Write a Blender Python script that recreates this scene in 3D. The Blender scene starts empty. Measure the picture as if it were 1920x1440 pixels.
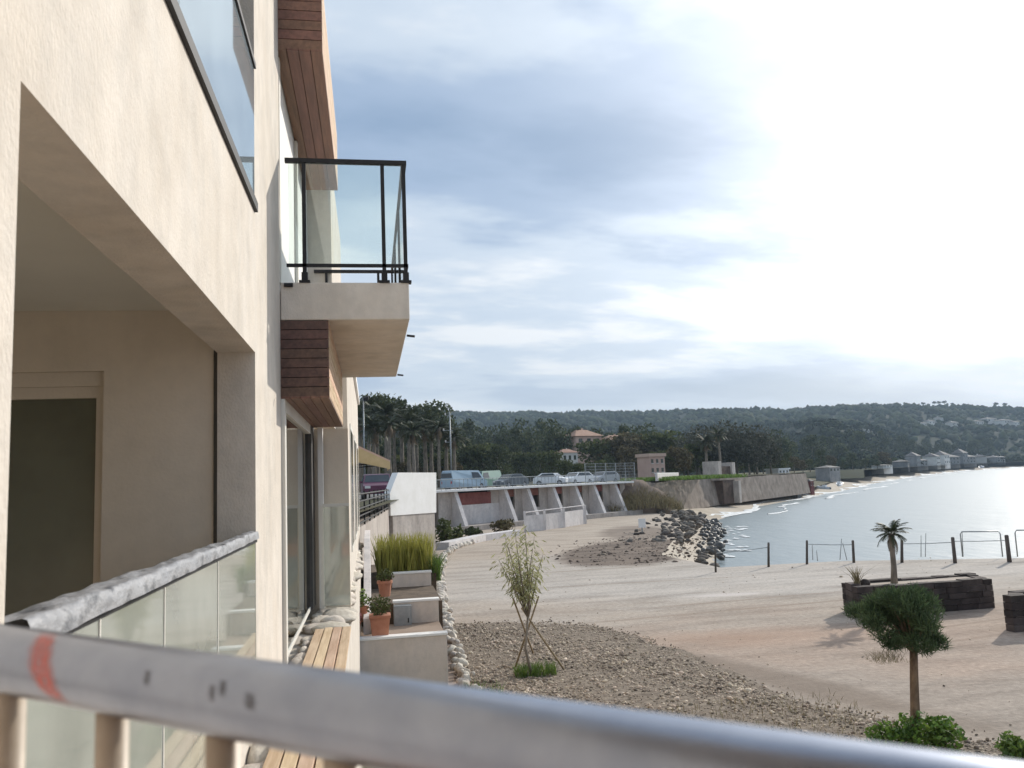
import bpy, math, random
import numpy as np
from mathutils import Vector, Matrix
rnd = random.Random(7)
nrs = np.random.RandomState(11)
sc = bpy.context.scene
col = sc.collection

# ------------------------------------------------------------------ camera
F = 1550.0; VPX, VPY = 695.0, 912.0; RHO = math.radians(2.3); H = 4.3
_y = Vector(((VPX - 960) / F, (VPY - 720) / F, 1)).normalized()
_h = Vector((math.cos(RHO), -math.sin(RHO), 0))
_z = _h.cross(_y).normalized()
if _z.y > 0: _z = -_z
_x = _y.cross(_z)
RM = Matrix((_x, _y, _z))                  # camera (right, down, forward) -> world
CAM = Vector((0, 0, H))
def ray(px, py): return RM @ Vector(((px - 960) / F, (py - 720) / F, 1))
def onz(px, py, z=0.0): d = ray(px, py); return CAM + d * ((z - H) / d.z)
def onY(px, py, Y): d = ray(px, py); return CAM + d * (Y / d.y)
def onX(px, py, X): d = ray(px, py); return CAM + d * (X / d.x)
def atD(px, py, D): return CAM + ray(px, py) * D
cam = bpy.data.cameras.new('camera'); cam_o = bpy.data.objects.new('camera', cam); col.objects.link(cam_o)
right = RM @ Vector((1, 0, 0)); up = RM @ Vector((0, -1, 0)); back = RM @ Vector((0, 0, -1))
m = Matrix((right, up, back)).transposed().to_4x4(); m.translation = CAM
cam_o.matrix_world = m
cam.sensor_width = 36.0; cam.lens = F / 1920 * 36.0
cam.clip_start = 0.05; cam.clip_end = 20000
cam.dof.use_dof = True; cam.dof.focus_distance = 14.0; cam.dof.aperture_fstop = 6.5
sc.camera = cam_o
sc.render.resolution_x, sc.render.resolution_y = 1024, 768

# ------------------------------------------------------------------ sun and sky
SUN = Vector((1.21, 1.02, 0.74)).normalized()       # from the kink of the balcony rail's shadow on the pier
sun_el = math.asin(SUN.z); sun_az = math.atan2(SUN.x, SUN.y)
sl = bpy.data.lights.new('sun', 'SUN'); sl.energy = 3.8; sl.angle = math.radians(0.6); sl.color = (1.0, 0.93, 0.82)
so = bpy.data.objects.new('sun', sl); col.objects.link(so)
so.rotation_euler = (-SUN).to_track_quat('-Z', 'Y').to_euler(); so.location = (30, 30, 60)
w = bpy.data.worlds.new('World'); sc.world = w; w.use_nodes = True
nt = w.node_tree; N = nt.nodes; L = nt.links; N.clear()
def nn(tree, t, **kw):
    n = tree.nodes.new(t)
    for k, v in kw.items(): setattr(n, k, v)
    return n
def math_(tree, op, a, b=None, c=None, clamp=False):
    n = nn(tree, 'ShaderNodeMath', operation=op, use_clamp=clamp)
    for i, v in enumerate((a, b, c)):
        if v is None: continue
        if isinstance(v, (int, float)): n.inputs[i].default_value = v
        else: tree.links.new(v, n.inputs[i])
    return n.outputs[0]
def mixc(tree, fac, a, b):
    n = nn(tree, 'ShaderNodeMix', data_type='RGBA')
    for i, v in ((0, fac), (6, a), (7, b)):
        if isinstance(v, (int, float)): n.inputs[i].default_value = v
        elif isinstance(v, tuple): n.inputs[i].default_value = (*v, 1) if len(v) == 3 else v
        else: tree.links.new(v, n.inputs[i])
    return n.outputs[2]
def ramp(tree, fac, stops, interp='LINEAR'):
    n = nn(tree, 'ShaderNodeValToRGB'); r = n.color_ramp; r.interpolation = interp
    while len(r.elements) < len(stops): r.elements.new(0.5)
    for e, (p, c) in zip(r.elements, stops):
        e.position = p; e.color = (*c, 1) if len(c) == 3 else c
    tree.links.new(fac, n.inputs[0]); return n.outputs[0]
sky = nn(nt, 'ShaderNodeTexSky', sky_type='NISHITA', sun_disc=False)
sky.sun_elevation = sun_el; sky.sun_rotation = sun_az; sky.air_density = 1.0; sky.dust_density = 1.6; sky.ozone_density = 1.2
tc = nn(nt, 'ShaderNodeTexCoord')
sep = nn(nt, 'ShaderNodeSeparateXYZ'); L.new(tc.outputs['Generated'], sep.inputs[0])
zc = math_(nt, 'MAXIMUM', sep.outputs[2], 0.0)
den = math_(nt, 'ADD', zc, 0.16)
cx = math_(nt, 'DIVIDE', sep.outputs[0], den); cy = math_(nt, 'DIVIDE', sep.outputs[1], den)
cmb = nn(nt, 'ShaderNodeCombineXYZ'); L.new(cx, cmb.inputs[0]); L.new(cy, cmb.inputs[1])
mp = nn(nt, 'ShaderNodeMapping'); L.new(cmb.outputs[0], mp.inputs[0])
SKY_OFF = (3.54, 1.51, 0.0)
mp.inputs['Location'].default_value = SKY_OFF; mp.inputs['Rotation'].default_value = (0, 0, math.radians(-28)); mp.inputs['Scale'].default_value = (0.62, 1.0, 1)
n1 = nn(nt, 'ShaderNodeTexNoise'); L.new(mp.outputs[0], n1.inputs['Vector'])
n1.inputs['Scale'].default_value = 0.62; n1.inputs['Detail'].default_value = 6; n1.inputs['Roughness'].default_value = 0.5; n1.inputs['Distortion'].default_value = 0.25
n2 = nn(nt, 'ShaderNodeTexNoise'); L.new(mp.outputs[0], n2.inputs['Vector'])
n2.inputs['Scale'].default_value = 2.1; n2.inputs['Detail'].default_value = 5; n2.inputs['Roughness'].default_value = 0.55
cl = math_(nt, 'ADD', math_(nt, 'MULTIPLY', n1.outputs[0], 0.68), math_(nt, 'MULTIPLY', n2.outputs[0], 0.32))
# thick cloud base: blue-grey where dense, white where thin
cloud = ramp(nt, cl, [(0.38, (2.7, 3.9, 5.7)), (0.455, (3.8, 5.0, 6.8)), (0.515, (6.2, 7.2, 8.4)), (0.57, (9.2, 9.5, 9.8))], 'EASE')
cover = ramp(nt, n1.outputs[0], [(0.30, (0.80,) * 3), (0.50, (0.95,) * 3)])
base = mixc(nt, cover, sky.outputs[0], cloud)
lowf = ramp(nt, zc, [(0.0, (.75,) * 3), (0.20, (0,) * 3)], 'EASE')
base = mixc(nt, lowf, base, (8.3, 8.7, 9.0))
# the cloud veil glows round the sun
dot = nn(nt, 'ShaderNodeVectorMath', operation='DOT_PRODUCT'); L.new(tc.outputs['Generated'], dot.inputs[0]); dot.inputs[1].default_value = SUN
d0 = math_(nt, 'MAXIMUM', dot.outputs['Value'], 0.0)
g = math_(nt, 'ADD', math_(nt, 'MULTIPLY', math_(nt, 'POWER', d0, 13.0), 15.0), math_(nt, 'MULTIPLY', math_(nt, 'POWER', d0, 60.0), 16.0))
g = math_(nt, 'MULTIPLY', g, math_(nt, 'ADD', math_(nt, 'MULTIPLY', cl, 3.2), -0.62, clamp=False))
gc = nn(nt, 'ShaderNodeVectorMath', operation='SCALE'); gc.inputs[0].default_value = (1.0, 0.97, 0.93); L.new(g, gc.inputs['Scale'])
addn = nn(nt, 'ShaderNodeVectorMath', operation='ADD'); L.new(base, addn.inputs[0]); L.new(gc.outputs[0], addn.inputs[1])
bg = nn(nt, 'ShaderNodeBackground'); L.new(addn.outputs[0], bg.inputs[0]); bg.inputs[1].default_value = 0.1
wo = nn(nt, 'ShaderNodeOutputWorld'); L.new(bg.outputs[0], wo.inputs[0])
vs = sc.view_settings
vs.view_transform = 'Standard'; vs.look = 'None'; vs.exposure = 0.08; vs.gamma = 1.0; vs.use_curve_mapping = False

# ------------------------------------------------------------------ materials
M = {}
def mat(name, c1, c2=None, scale=3.0, rough=0.8, bump=0.0, bscale=None, stretch=(1, 1, 1), metal=0.0, island=0.0, objrand=0.0, spec=0.5, detail=5, lo=0.35, hi=0.65, c3=None, trans=0.0, grime=0.0):
    ma = bpy.data.materials.new(name); ma.use_nodes = True; t = ma.node_tree; b = t.nodes['Principled BSDF']
    c2 = c2 or c1
    co = nn(t, 'ShaderNodeTexCoord'); mpn = nn(t, 'ShaderNodeMapping'); t.links.new(co.outputs['Object'], mpn.inputs[0]); mpn.inputs['Scale'].default_value = stretch
    no = nn(t, 'ShaderNodeTexNoise'); t.links.new(mpn.outputs[0], no.inputs['Vector']); no.inputs['Scale'].default_value = scale; no.inputs['Detail'].default_value = detail; no.inputs['Roughness'].default_value = 0.6
    stops = [(lo, c1), (hi, c2)]
    if c3: stops = [(lo, c1), ((lo + hi) / 2, c2), (hi, c3)]
    c = ramp(t, no.outputs[0], stops)
    if grime:
        m3 = nn(t, 'ShaderNodeMapping'); t.links.new(co.outputs['Object'], m3.inputs[0]); m3.inputs['Scale'].default_value = (1.3, 1.3, .3)
        g1 = nn(t, 'ShaderNodeTexNoise'); t.links.new(m3.outputs[0], g1.inputs['Vector']); g1.inputs['Scale'].default_value = 2.0; g1.inputs['Detail'].default_value = 7; g1.inputs['Roughness'].default_value = .65
        g2 = nn(t, 'ShaderNodeTexNoise'); t.links.new(co.outputs['Object'], g2.inputs['Vector']); g2.inputs['Scale'].default_value = 5.5; g2.inputs['Detail'].default_value = 6; g2.inputs['Roughness'].default_value = .7
        gg = math_(t, 'MULTIPLY', math_(t, 'ADD', g1.outputs[0], g2.outputs[0]), .5)
        gr = ramp(t, gg, [(.36, (1 - grime, 1 - grime * .93, 1 - grime * .85)), (.56, (1, 1, 1))])
        mg = nn(t, 'ShaderNodeMix', data_type='RGBA', blend_type='MULTIPLY'); mg.inputs[0].default_value = 1; t.links.new(c, mg.inputs[6]); t.links.new(gr, mg.inputs[7]); c = mg.outputs[2]
    if island or objrand:
        src = nn(t, 'ShaderNodeNewGeometry').outputs['Random Per Island'] if island else nn(t, 'ShaderNodeObjectInfo').outputs['Random']
        k = island or objrand
        hs = nn(t, 'ShaderNodeHueSaturation'); t.links.new(c, hs.inputs['Color'])
        t.links.new(math_(t, 'MULTIPLY_ADD', src, 2 * k, 1 - k), hs.inputs['Value'])
        t.links.new(math_(t, 'MULTIPLY_ADD', math_(t, 'FRACT', math_(t, 'MULTIPLY', src, 7.13)), 0.024, 0.488), hs.inputs['Hue'])
        c = hs.outputs[0]
    t.links.new(c, b.inputs['Base Color'])
    b.inputs['Roughness'].default_value = rough; b.inputs['Metallic'].default_value = metal; b.inputs['Specular IOR Level'].default_value = spec
    if bump:
        bn = nn(t, 'ShaderNodeTexNoise'); t.links.new(mpn.outputs[0], bn.inputs['Vector']); bn.inputs['Scale'].default_value = bscale or scale * 6; bn.inputs['Detail'].default_value = 4
        bp = nn(t, 'ShaderNodeBump'); bp.inputs['Strength'].default_value = bump; bp.inputs['Distance'].default_value = 0.02
        t.links.new(bn.outputs[0], bp.inputs['Height']); t.links.new(bp.outputs[0], b.inputs['Normal'])
    if trans:
        tr = nn(t, 'ShaderNodeBsdfTranslucent'); t.links.new(c, tr.inputs[0]); ms = nn(t, 'ShaderNodeMixShader'); ms.inputs[0].default_value = trans
        t.links.new(b.outputs[0], ms.inputs[1]); t.links.new(tr.outputs[0], ms.inputs[2]); t.links.new(ms.outputs[0], t.nodes['Material Output'].inputs[0])
    M[name] = ma; return ma
def glass(name, tint, refl, rough=0.02, milk=0.0, milkc=(0.7, 0.72, 0.68)):
    ma = bpy.data.materials.new(name); ma.use_nodes = True; t = ma.node_tree; t.nodes.remove(t.nodes['Principled BSDF'])
    tr = nn(t, 'ShaderNodeBsdfTransparent'); tr.inputs[0].default_value = (*tint, 1)
    gl = nn(t, 'ShaderNodeBsdfGlossy'); gl.inputs['Roughness'].default_value = rough; gl.inputs[0].default_value = (0.95, 0.97, 0.96, 1)
    fr = nn(t, 'ShaderNodeFresnel'); fr.inputs[0].default_value = 1.5
    fac = math_(t, 'ADD', math_(t, 'MULTIPLY', fr.outputs[0], 1.0 - refl), refl, clamp=True)
    ms = nn(t, 'ShaderNodeMixShader'); t.links.new(fac, ms.inputs[0]); t.links.new(gl.outputs[0], ms.inputs[2])
    if milk:
        co = nn(t, 'ShaderNodeTexCoord'); no = nn(t, 'ShaderNodeTexNoise'); t.links.new(co.outputs['Object'], no.inputs['Vector']); no.inputs['Scale'].default_value = 2.2; no.inputs['Detail'].default_value = 5
        df = nn(t, 'ShaderNodeBsdfDiffuse'); df.inputs[0].default_value = (*milkc, 1)
        m2 = nn(t, 'ShaderNodeMixShader'); t.links.new(math_(t, 'MULTIPLY_ADD', no.outputs[0], milk * 0.8, milk * 0.6), m2.inputs[0]); t.links.new(tr.outputs[0], m2.inputs[1]); t.links.new(df.outputs[0], m2.inputs[2]); t.links.new(m2.outputs[0], ms.inputs[1])
    else: t.links.new(tr.outputs[0], ms.inputs[1])
    t.links.new(ms.outputs[0], t.nodes['Material Output'].inputs[0]); M[name] = ma; return ma

mat('stucco', (0.64, 0.575, 0.495), (0.74, 0.68, 0.605), 1.7, 0.92, 0.3, 60, stretch=(1.2, 1.2, 0.75), spec=0.2, detail=7, grime=.16)
mat('stucco_in', (0.70, 0.62, 0.52), (0.77, 0.69, 0.59), 1.2, 0.92, 0.1, 40, spec=0.2, grime=.08)
mat('ceiling', (0.75, 0.73, 0.66), (0.80, 0.78, 0.71), 1.0, 0.9)
mat('white_paint', (0.76, 0.75, 0.72), (0.83, 0.82, 0.80), 1.5, 0.7, 0.1, 30)
mat('white_dull', (0.58, 0.54, 0.52), (0.70, 0.66, 0.64), 0.8, 0.85, 0.15, 10, grime=.25)
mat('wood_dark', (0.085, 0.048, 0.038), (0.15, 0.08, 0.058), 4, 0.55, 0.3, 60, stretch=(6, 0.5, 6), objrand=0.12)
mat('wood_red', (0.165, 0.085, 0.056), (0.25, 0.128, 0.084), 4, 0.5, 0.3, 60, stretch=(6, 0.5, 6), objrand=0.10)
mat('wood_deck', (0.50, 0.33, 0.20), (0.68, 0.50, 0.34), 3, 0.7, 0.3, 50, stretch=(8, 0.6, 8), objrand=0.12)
mat('metal_dark', (0.016, 0.016, 0.018), (0.026, 0.026, 0.028), 6, 0.55, spec=0.3)
mat('rubber', (0.015, 0.014, 0.014), None, 5, 0.7)
mat('steel', (0.25, 0.285, 0.365), (0.31, 0.345, 0.425), 22, 0.32, 0.02, 60, metal=0.9, stretch=(1, 1, 1), objrand=0.0)
rm = bpy.data.materials.new('red_mark'); rm.use_nodes = True; t = rm.node_tree; b = t.nodes['Principled BSDF']; M['red_mark'] = rm
b.inputs['Base Color'].default_value = (.80, .17, .12, 1); b.inputs['Roughness'].default_value = .4
co = nn(t, 'ShaderNodeTexCoord'); no = nn(t, 'ShaderNodeTexNoise'); t.links.new(co.outputs['Object'], no.inputs['Vector']); no.inputs['Scale'].default_value = 120; no.inputs['Detail'].default_value = 5
at_ = nn(t, 'ShaderNodeAttribute', attribute_name='edge')
al = math_(t, 'MULTIPLY', math_(t, 'MULTIPLY_ADD', no.outputs[0], .6, .22), at_.outputs['Fac'], clamp=True)
tr = nn(t, 'ShaderNodeBsdfTransparent'); ms = nn(t, 'ShaderNodeMixShader'); t.links.new(al, ms.inputs[0]); t.links.new(tr.outputs[0], ms.inputs[1]); t.links.new(b.outputs[0], ms.inputs[2]); t.links.new(ms.outputs[0], t.nodes['Material Output'].inputs[0])
sm_ = rm.copy(); sm_.name = 'scuff'; M['scuff'] = sm_; sm_.node_tree.nodes['Principled BSDF'].inputs['Base Color'].default_value = (.07, .065, .07, 1)
mat('sheet', (0.09, 0.095, 0.105), (0.36, 0.36, 0.37), 7, 0.42, 0.35, 26, stretch=(1.6, .8, 1.6), lo=.36, hi=.62, detail=8, c3=(.27, .275, .29))
mat('frame_dark', (0.05, 0.05, 0.05), (0.07, 0.065, 0.06), 5, 0.5)
mat('frame_pale', (0.66, 0.64, 0.58), (0.74, 0.72, 0.66), 3, 0.5)
mat('pane_dark', (0.045, 0.05, 0.038), (0.075, 0.08, 0.058), 0.8, 0.12)
mat('door_pane', (0.11, 0.115, 0.085), (0.17, 0.175, 0.13), 0.7, 0.22)
mat('stucco_warm', (0.58, 0.50, 0.43), (0.68, 0.60, 0.53), 1.2, 0.92, 0.2, 30, grime=.2)
mat('baluster_paint', (0.46, 0.375, 0.285), (0.56, 0.47, 0.37), 30, 0.42)
glass('glass_clear', (0.90, 0.95, 0.94), 0.04)
glass('glass_bal', (0.80, 0.86, 0.82), 0.12, 0.04, 0.62, (0.58, 0.61, 0.54))
glass('glass_sky', (0.45, 0.52, 0.56), 0.30, 0.03, 0.6, (0.60, 0.70, 0.76))
glass('glass_win', (0.16, 0.20, 0.18), 0.32, 0.015)
mat('curtain', (0.40, 0.41, 0.38), (0.52, 0.52, 0.48), 2, 0.9, stretch=(3, 14, 0.3))
mat('sand', (0.37, 0.305, 0.25), (0.47, 0.40, 0.34), 0.22, 0.95, 0.5, 9, spec=0.1, c3=(0.43, 0.35, 0.285), stretch=(0.7, 1.5, 1), lo=0.3, hi=0.7, detail=9)
mat('sand_red', (0.38, 0.27, 0.20), (0.46, 0.365, 0.295), 0.5, 0.95, 0.5, 9, spec=0.1, stretch=(0.6, 1.6, 1), detail=9)
mat('pale_track', (0.45, 0.405, 0.36), (0.54, 0.50, 0.455), 0.35, 0.95, 0.4, 10, spec=0.1, stretch=(0.5, 1.8, 1), detail=9)
mat('dark_earth', (0.13, 0.10, 0.082), (0.26, 0.205, 0.165), 0.5, 0.95, 0.6, 6, spec=0.1, stretch=(0.6, 1.4, 1), detail=9)
mat('damp_earth', (0.24, 0.185, 0.145), (0.33, 0.26, 0.21), 0.9, 0.95, 0.5, 8, spec=0.1, detail=8)
mat('gravel_bed', (0.15, 0.12, 0.095), (0.29, 0.24, 0.19), 6, 0.95, 0.8, 30, spec=0.1, detail=8)
mat('pebble', (0.33, 0.26, 0.195), (0.47, 0.39, 0.31), 1.3, 0.85, island=0.7, spec=0.2)
mat('debris', (0.09, 0.07, 0.058), (0.22, 0.175, 0.14), 1.3, 0.9, island=0.5, spec=0.15)
mat('beach', (0.42, 0.36, 0.29), (0.52, 0.455, 0.375), 0.15, 0.95, 0.4, 4, spec=0.1)
mat('plateau', (0.07, 0.07, 0.04), (0.13, 0.115, 0.075), 0.05, 0.95, 0.3, 2, spec=0.1)
mat('asphalt', (0.10, 0.095, 0.09), (0.14, 0.13, 0.12), 0.4, 0.9, 0.2, 10)
mat('hill', (0.018, 0.026, 0.014), (0.034, 0.042, 0.022), 0.01, 0.95, 0.5, 0.06, spec=0.05)
mat('canopy', (0.032, 0.045, 0.022), (0.065, 0.075, 0.036), 0.02, 0.95, island=0.4, spec=0.05)
mat('rock', (0.065, 0.057, 0.05), (0.17, 0.15, 0.13), 1.6, 0.9, 0.7, 8, objrand=0.35, spec=0.2)
mat('rock_wet', (0.035, 0.035, 0.035), (0.10, 0.095, 0.09), 1.6, 0.6, 0.7, 8, objrand=0.35)
mat('limestone', (0.56, 0.50, 0.42), (0.72, 0.66, 0.58), 3.5, 0.92, 0.7, 16, objrand=0.18, spec=0.15)
mat('wall_stone', (0.20, 0.165, 0.14), (0.33, 0.28, 0.24), 0.7, 0.95, 0.7, 3, spec=0.1)
mat('block_stone', (0.040, 0.032, 0.031), (0.078, 0.062, 0.057), 2.5, 0.9, 0.7, 14, objrand=0.35, spec=0.2)
mat('wall_dark', (0.075, 0.055, 0.045), (0.13, 0.095, 0.078), 1.2, 0.95, 0.7, 4, spec=0.1)
mat('soil', (0.07, 0.05, 0.035), (0.13, 0.095, 0.065), 4, 0.95, 0.8, 14)
mat('terracotta', (0.36, 0.145, 0.085), (0.46, 0.21, 0.13), 3, 0.85, 0.1, 20)
mat('tile_roof', (0.30, 0.17, 0.12), (0.40, 0.24, 0.175), 1.2, 0.9, 0.5, 3, objrand=0.15)
mat('house_pink', (0.52, 0.37, 0.30), (0.60, 0.45, 0.37), 0.5, 0.9, objrand=0.1)
mat('house_white', (0.55, 0.54, 0.52), (0.66, 0.65, 0.62), 0.5, 0.9, objrand=0.15)
mat('house_grey', (0.19, 0.195, 0.20), (0.30, 0.30, 0.30), 0.5, 0.9, objrand=0.2)
mat('roof_grey', (0.12, 0.11, 0.105), (0.20, 0.185, 0.175), 0.5, 0.9, objrand=0.15)
mat('rust_red', (0.15, 0.05, 0.04), (0.22, 0.085, 0.065), 2, 0.8, objrand=0.1)
mat('hole', (0.018, 0.016, 0.015), (0.03, 0.026, 0.024), 2, 0.9)
mat('concrete', (0.38, 0.335, 0.30), (0.53, 0.475, 0.43), 0.9, 0.9, 0.25, 12, stretch=(1, 1, 0.5), spec=0.2, grime=.3)
mat('bark', (0.13, 0.085, 0.055), (0.25, 0.17, 0.11), 14, 0.95, 0.8, 30, stretch=(1, 1, 0.4))
mat('bark_grey', (0.15, 0.125, 0.10), (0.28, 0.24, 0.195), 5, 0.95, 0.6, 12, stretch=(1, 1, 0.4))
mat('pole_wood', (0.24, 0.18, 0.11), (0.36, 0.28, 0.18), 8, 0.9)
mat('post_wood', (0.06, 0.052, 0.047), (0.12, 0.10, 0.085), 8, 0.9, 0.4, 30, stretch=(1, 1, 0.3), objrand=0.15)
mat('thin_steel', (0.22, 0.24, 0.25), (0.32, 0.34, 0.35), 4, 0.4, metal=0.4)
mat('needle', (0.045, 0.078, 0.034), (0.105, 0.15, 0.065), 3, 0.75, island=0.4, trans=0.2, spec=0.3)
mat('leaf_olive', (0.27, 0.28, 0.13), (0.42, 0.41, 0.22), 4, 0.6, island=0.3, trans=0.3)
mat('leaf_dark', (0.042, 0.058, 0.026), (0.10, 0.115, 0.05), 0.4, 0.8, island=0.45, trans=0.15, spec=0.2)
mat('leaf_mid', (0.055, 0.075, 0.028), (0.12, 0.13, 0.048), 0.4, 0.8, island=0.4, trans=0.15, spec=0.2)
mat('leaf_brown', (0.085, 0.075, 0.038), (0.15, 0.12, 0.062), 0.4, 0.8, island=0.4, trans=0.15, spec=0.2)
mat('leaf_grey', (0.060, 0.066, 0.048), (0.12, 0.12, 0.092), 0.4, 0.8, island=0.4, trans=0.15, spec=0.2)
mat('frond', (0.026, 0.038, 0.016), (0.066, 0.076, 0.032), 0.8, 0.65, island=0.35, trans=0.15)
mat('frond_dry', (0.17, 0.12, 0.07), (0.26, 0.19, 0.115), 0.8, 0.8, island=0.3)
mat('shrub', (0.06, 0.13, 0.018), (0.15, 0.24, 0.04), 5, 0.6, island=0.4, trans=0.3)
mat('grass_yellow', (0.22, 0.22, 0.035), (0.38, 0.37, 0.085), 3, 0.6, island=0.3, trans=0.3)
mat('grass_green', (0.075, 0.14, 0.025), (0.15, 0.22, 0.045), 5, 0.6, island=0.35, trans=0.3)
mat('dry_weed', (0.20, 0.17, 0.085), (0.32, 0.26, 0.15), 5, 0.8, island=0.3)
mat('pink_flower', (0.45, 0.16, 0.16), (0.58, 0.26, 0.24), 8, 0.7, island=0.3)
mat('awning_pink', (0.50, 0.34, 0.28), (0.58, 0.42, 0.35), 2, 0.8)
mat('awning_trim', (0.46, 0.36, 0.19), (0.56, 0.45, 0.27), 2, 0.8)
mat('foam', (0.50, 0.52, 0.52), (0.80, 0.81, 0.81), 1.2, 0.8)
mat('tyre', (0.015, 0.015, 0.016), None, 4, 0.8)
mat('rim', (0.35, 0.35, 0.37), None, 4, 0.4, metal=0.6)
mat('car_glass', (0.03, 0.04, 0.05), (0.05, 0.06, 0.07), 1, 0.08)
mat('lamp_red', (0.4, 0.02, 0.02), None, 4, 0.3)
mat('lamp_white', (0.7, 0.7, 0.68), None, 4, 0.25)
def paint(name, c): mat('paint_' + name, c, tuple(x * 1.08 for x in c), 1, 0.28); return M['paint_' + name]
for nme, c in dict(bluegrey=(0.30, 0.40, 0.48), grey=(0.10, 0.115, 0.13), white=(0.75, 0.76, 0.77), purple=(0.12, 0.03, 0.07), silver=(0.42, 0.44, 0.47), green=(0.18, 0.30, 0.24)).items(): paint(nme, c)

# bare esplanade ground: bands of paler and redder earth, dark patch, damp margin, all with ragged noise edges
gm = bpy.data.materials.new('esplanade_ground'); gm.use_nodes = True; t = gm.node_tree; b = t.nodes['Principled BSDF']; M['esplanade'] = gm
b.inputs['Roughness'].default_value = 0.95; b.inputs['Specular IOR Level'].default_value = 0.1
co = nn(t, 'ShaderNodeTexCoord')
def gnoise(scale, st=(1, 1, 1), det=6, rough=.6, rot=0.0):
    mp_ = nn(t, 'ShaderNodeMapping'); t.links.new(co.outputs['Object'], mp_.inputs[0]); mp_.inputs['Scale'].default_value = st; mp_.inputs['Rotation'].default_value = (0, 0, rot)
    n_ = nn(t, 'ShaderNodeTexNoise'); t.links.new(mp_.outputs[0], n_.inputs['Vector']); n_.inputs['Scale'].default_value = scale; n_.inputs['Detail'].default_value = det; n_.inputs['Roughness'].default_value = rough; return n_.outputs[0]
sp_ = nn(t, 'ShaderNodeSeparateXYZ'); t.links.new(co.outputs['Object'], sp_.inputs[0]); gx_, gy_ = sp_.outputs[0], sp_.outputs[1]
wob = math_(t, 'MULTIPLY_ADD', gnoise(.35, (1, 1, 1), 8), 2.0, -1.0)
wob2 = math_(t, 'MULTIPLY_ADD', gnoise(.16, (.6, 1, 1), 6, .6, .3), 2.0, -1.0)
yy = math_(t, 'ADD', math_(t, 'ADD', gy_, math_(t, 'MULTIPLY', wob, 3.5)), math_(t, 'MULTIPLY', wob2, 9.0))
yy = math_(t, 'ADD', yy, math_(t, 'MULTIPLY', gx_, .12))
c = ramp(t, math_(t, 'DIVIDE', yy, 100.0, clamp=True), [(.10, (.345, .295, .25)), (.17, (.365, .305, .255)), (.21, (.385, .295, .235)), (.265, (.40, .34, .285)), (.32, (.465, .42, .375)), (.40, (.445, .395, .345)), (.50, (.43, .36, .295)), (.8, (.43, .365, .30))])
st_ = ramp(t, gnoise(.55, (.45, 1.7, 1), 9, .65, -.12), [(.3, (.70, .69, .68)), (.5, (1, 1, 1)), (.72, (1.18, 1.17, 1.16))])
mm = nn(t, 'ShaderNodeMix', data_type='RGBA', blend_type='MULTIPLY'); mm.inputs[0].default_value = 1; t.links.new(c, mm.inputs[6]); t.links.new(st_, mm.inputs[7]); c = mm.outputs[2]
fs_ = ramp(t, gnoise(7.0, (1, 1, 1), 6, .7), [(.3, (.74, .74, .74)), (.7, (1.18, 1.18, 1.18))])
mm = nn(t, 'ShaderNodeMix', data_type='RGBA', blend_type='MULTIPLY'); mm.inputs[0].default_value = 1; t.links.new(c, mm.inputs[6]); t.links.new(fs_, mm.inputs[7]); c = mm.outputs[2]
def ell(cx_, cy_, rx, ry, ang, soft, wk):
    dx, dy = math_(t, 'SUBTRACT', gx_, cx_), math_(t, 'SUBTRACT', gy_, cy_); ca, sa = math.cos(ang), math.sin(ang)
    u = math_(t, 'ADD', math_(t, 'MULTIPLY', dx, ca / rx), math_(t, 'MULTIPLY', dy, sa / rx)); v = math_(t, 'ADD', math_(t, 'MULTIPLY', dx, -sa / ry), math_(t, 'MULTIPLY', dy, ca / ry))
    d = math_(t, 'SQRT', math_(t, 'ADD', math_(t, 'MULTIPLY', u, u), math_(t, 'MULTIPLY', v, v))); d = math_(t, 'ADD', d, math_(t, 'MULTIPLY', wob, wk))
    return math_(t, 'DIVIDE', math_(t, 'SUBTRACT', 1.0, d), soft, clamp=True)
dk_ = ramp(t, gnoise(.6, (.6, 1.4, 1), 8), [(.35, (.11, .085, .07)), (.7, (.235, .185, .148))])
c = mixc(t, math_(t, 'MULTIPLY', ell(14.9, 47.0, 4.3, 9.2, -.42, .18, .22), .97), c, dk_)
c = mixc(t, math_(t, 'MULTIPLY', ell(20.0, 62.0, 3.2, 9.0, -.3, .3, .4), .7), c, dk_)
c = mixc(t, math_(t, 'MULTIPLY', ell(8.4, 16.2, .75, 6.5, .33, .6, .5), .7), c, (.21, .165, .13))
c = mixc(t, math_(t, 'MULTIPLY', ell(9.6, 21.0, 5.0, 1.6, -.1, .8, .5), .55), c, (.40, .265, .19))
c = mixc(t, math_(t, 'MULTIPLY', ell(12.3, 28.2, 1.6, .45, -.1, .5, .4), .7), c, (.60, .54, .50))
for (cx_, cy_, rx, ry, an, cc_, k_) in ((12.5, 25.2, 9, .16, .10, (.27, .21, .16), .55), (12.7, 26.9, 9, .16, .10, (.27, .21, .16), .5), (9.5, 33.0, 9, .2, -.04, (.28, .23, .18), .45), (15, 20.3, 7, .14, .22, (.25, .19, .145), .5), (15.2, 18.9, 7, .14, .22, (.25, .19, .145), .5), (10.5, 38.5, 6, .25, .05, (.27, .22, .17), .5), (17, 31, 5, .3, 0, (.55, .50, .45), .5), (7, 29, 4, .35, .1, (.52, .46, .40), .45)):
    c = mixc(t, math_(t, 'MULTIPLY', ell(cx_, cy_, rx, ry, an, .7, .7), k_), c, cc_)
t.links.new(c, b.inputs['Base Color'])
bp = nn(t, 'ShaderNodeBump'); bp.inputs['Strength'].default_value = .8; bp.inputs['Distance'].default_value = .05
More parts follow.
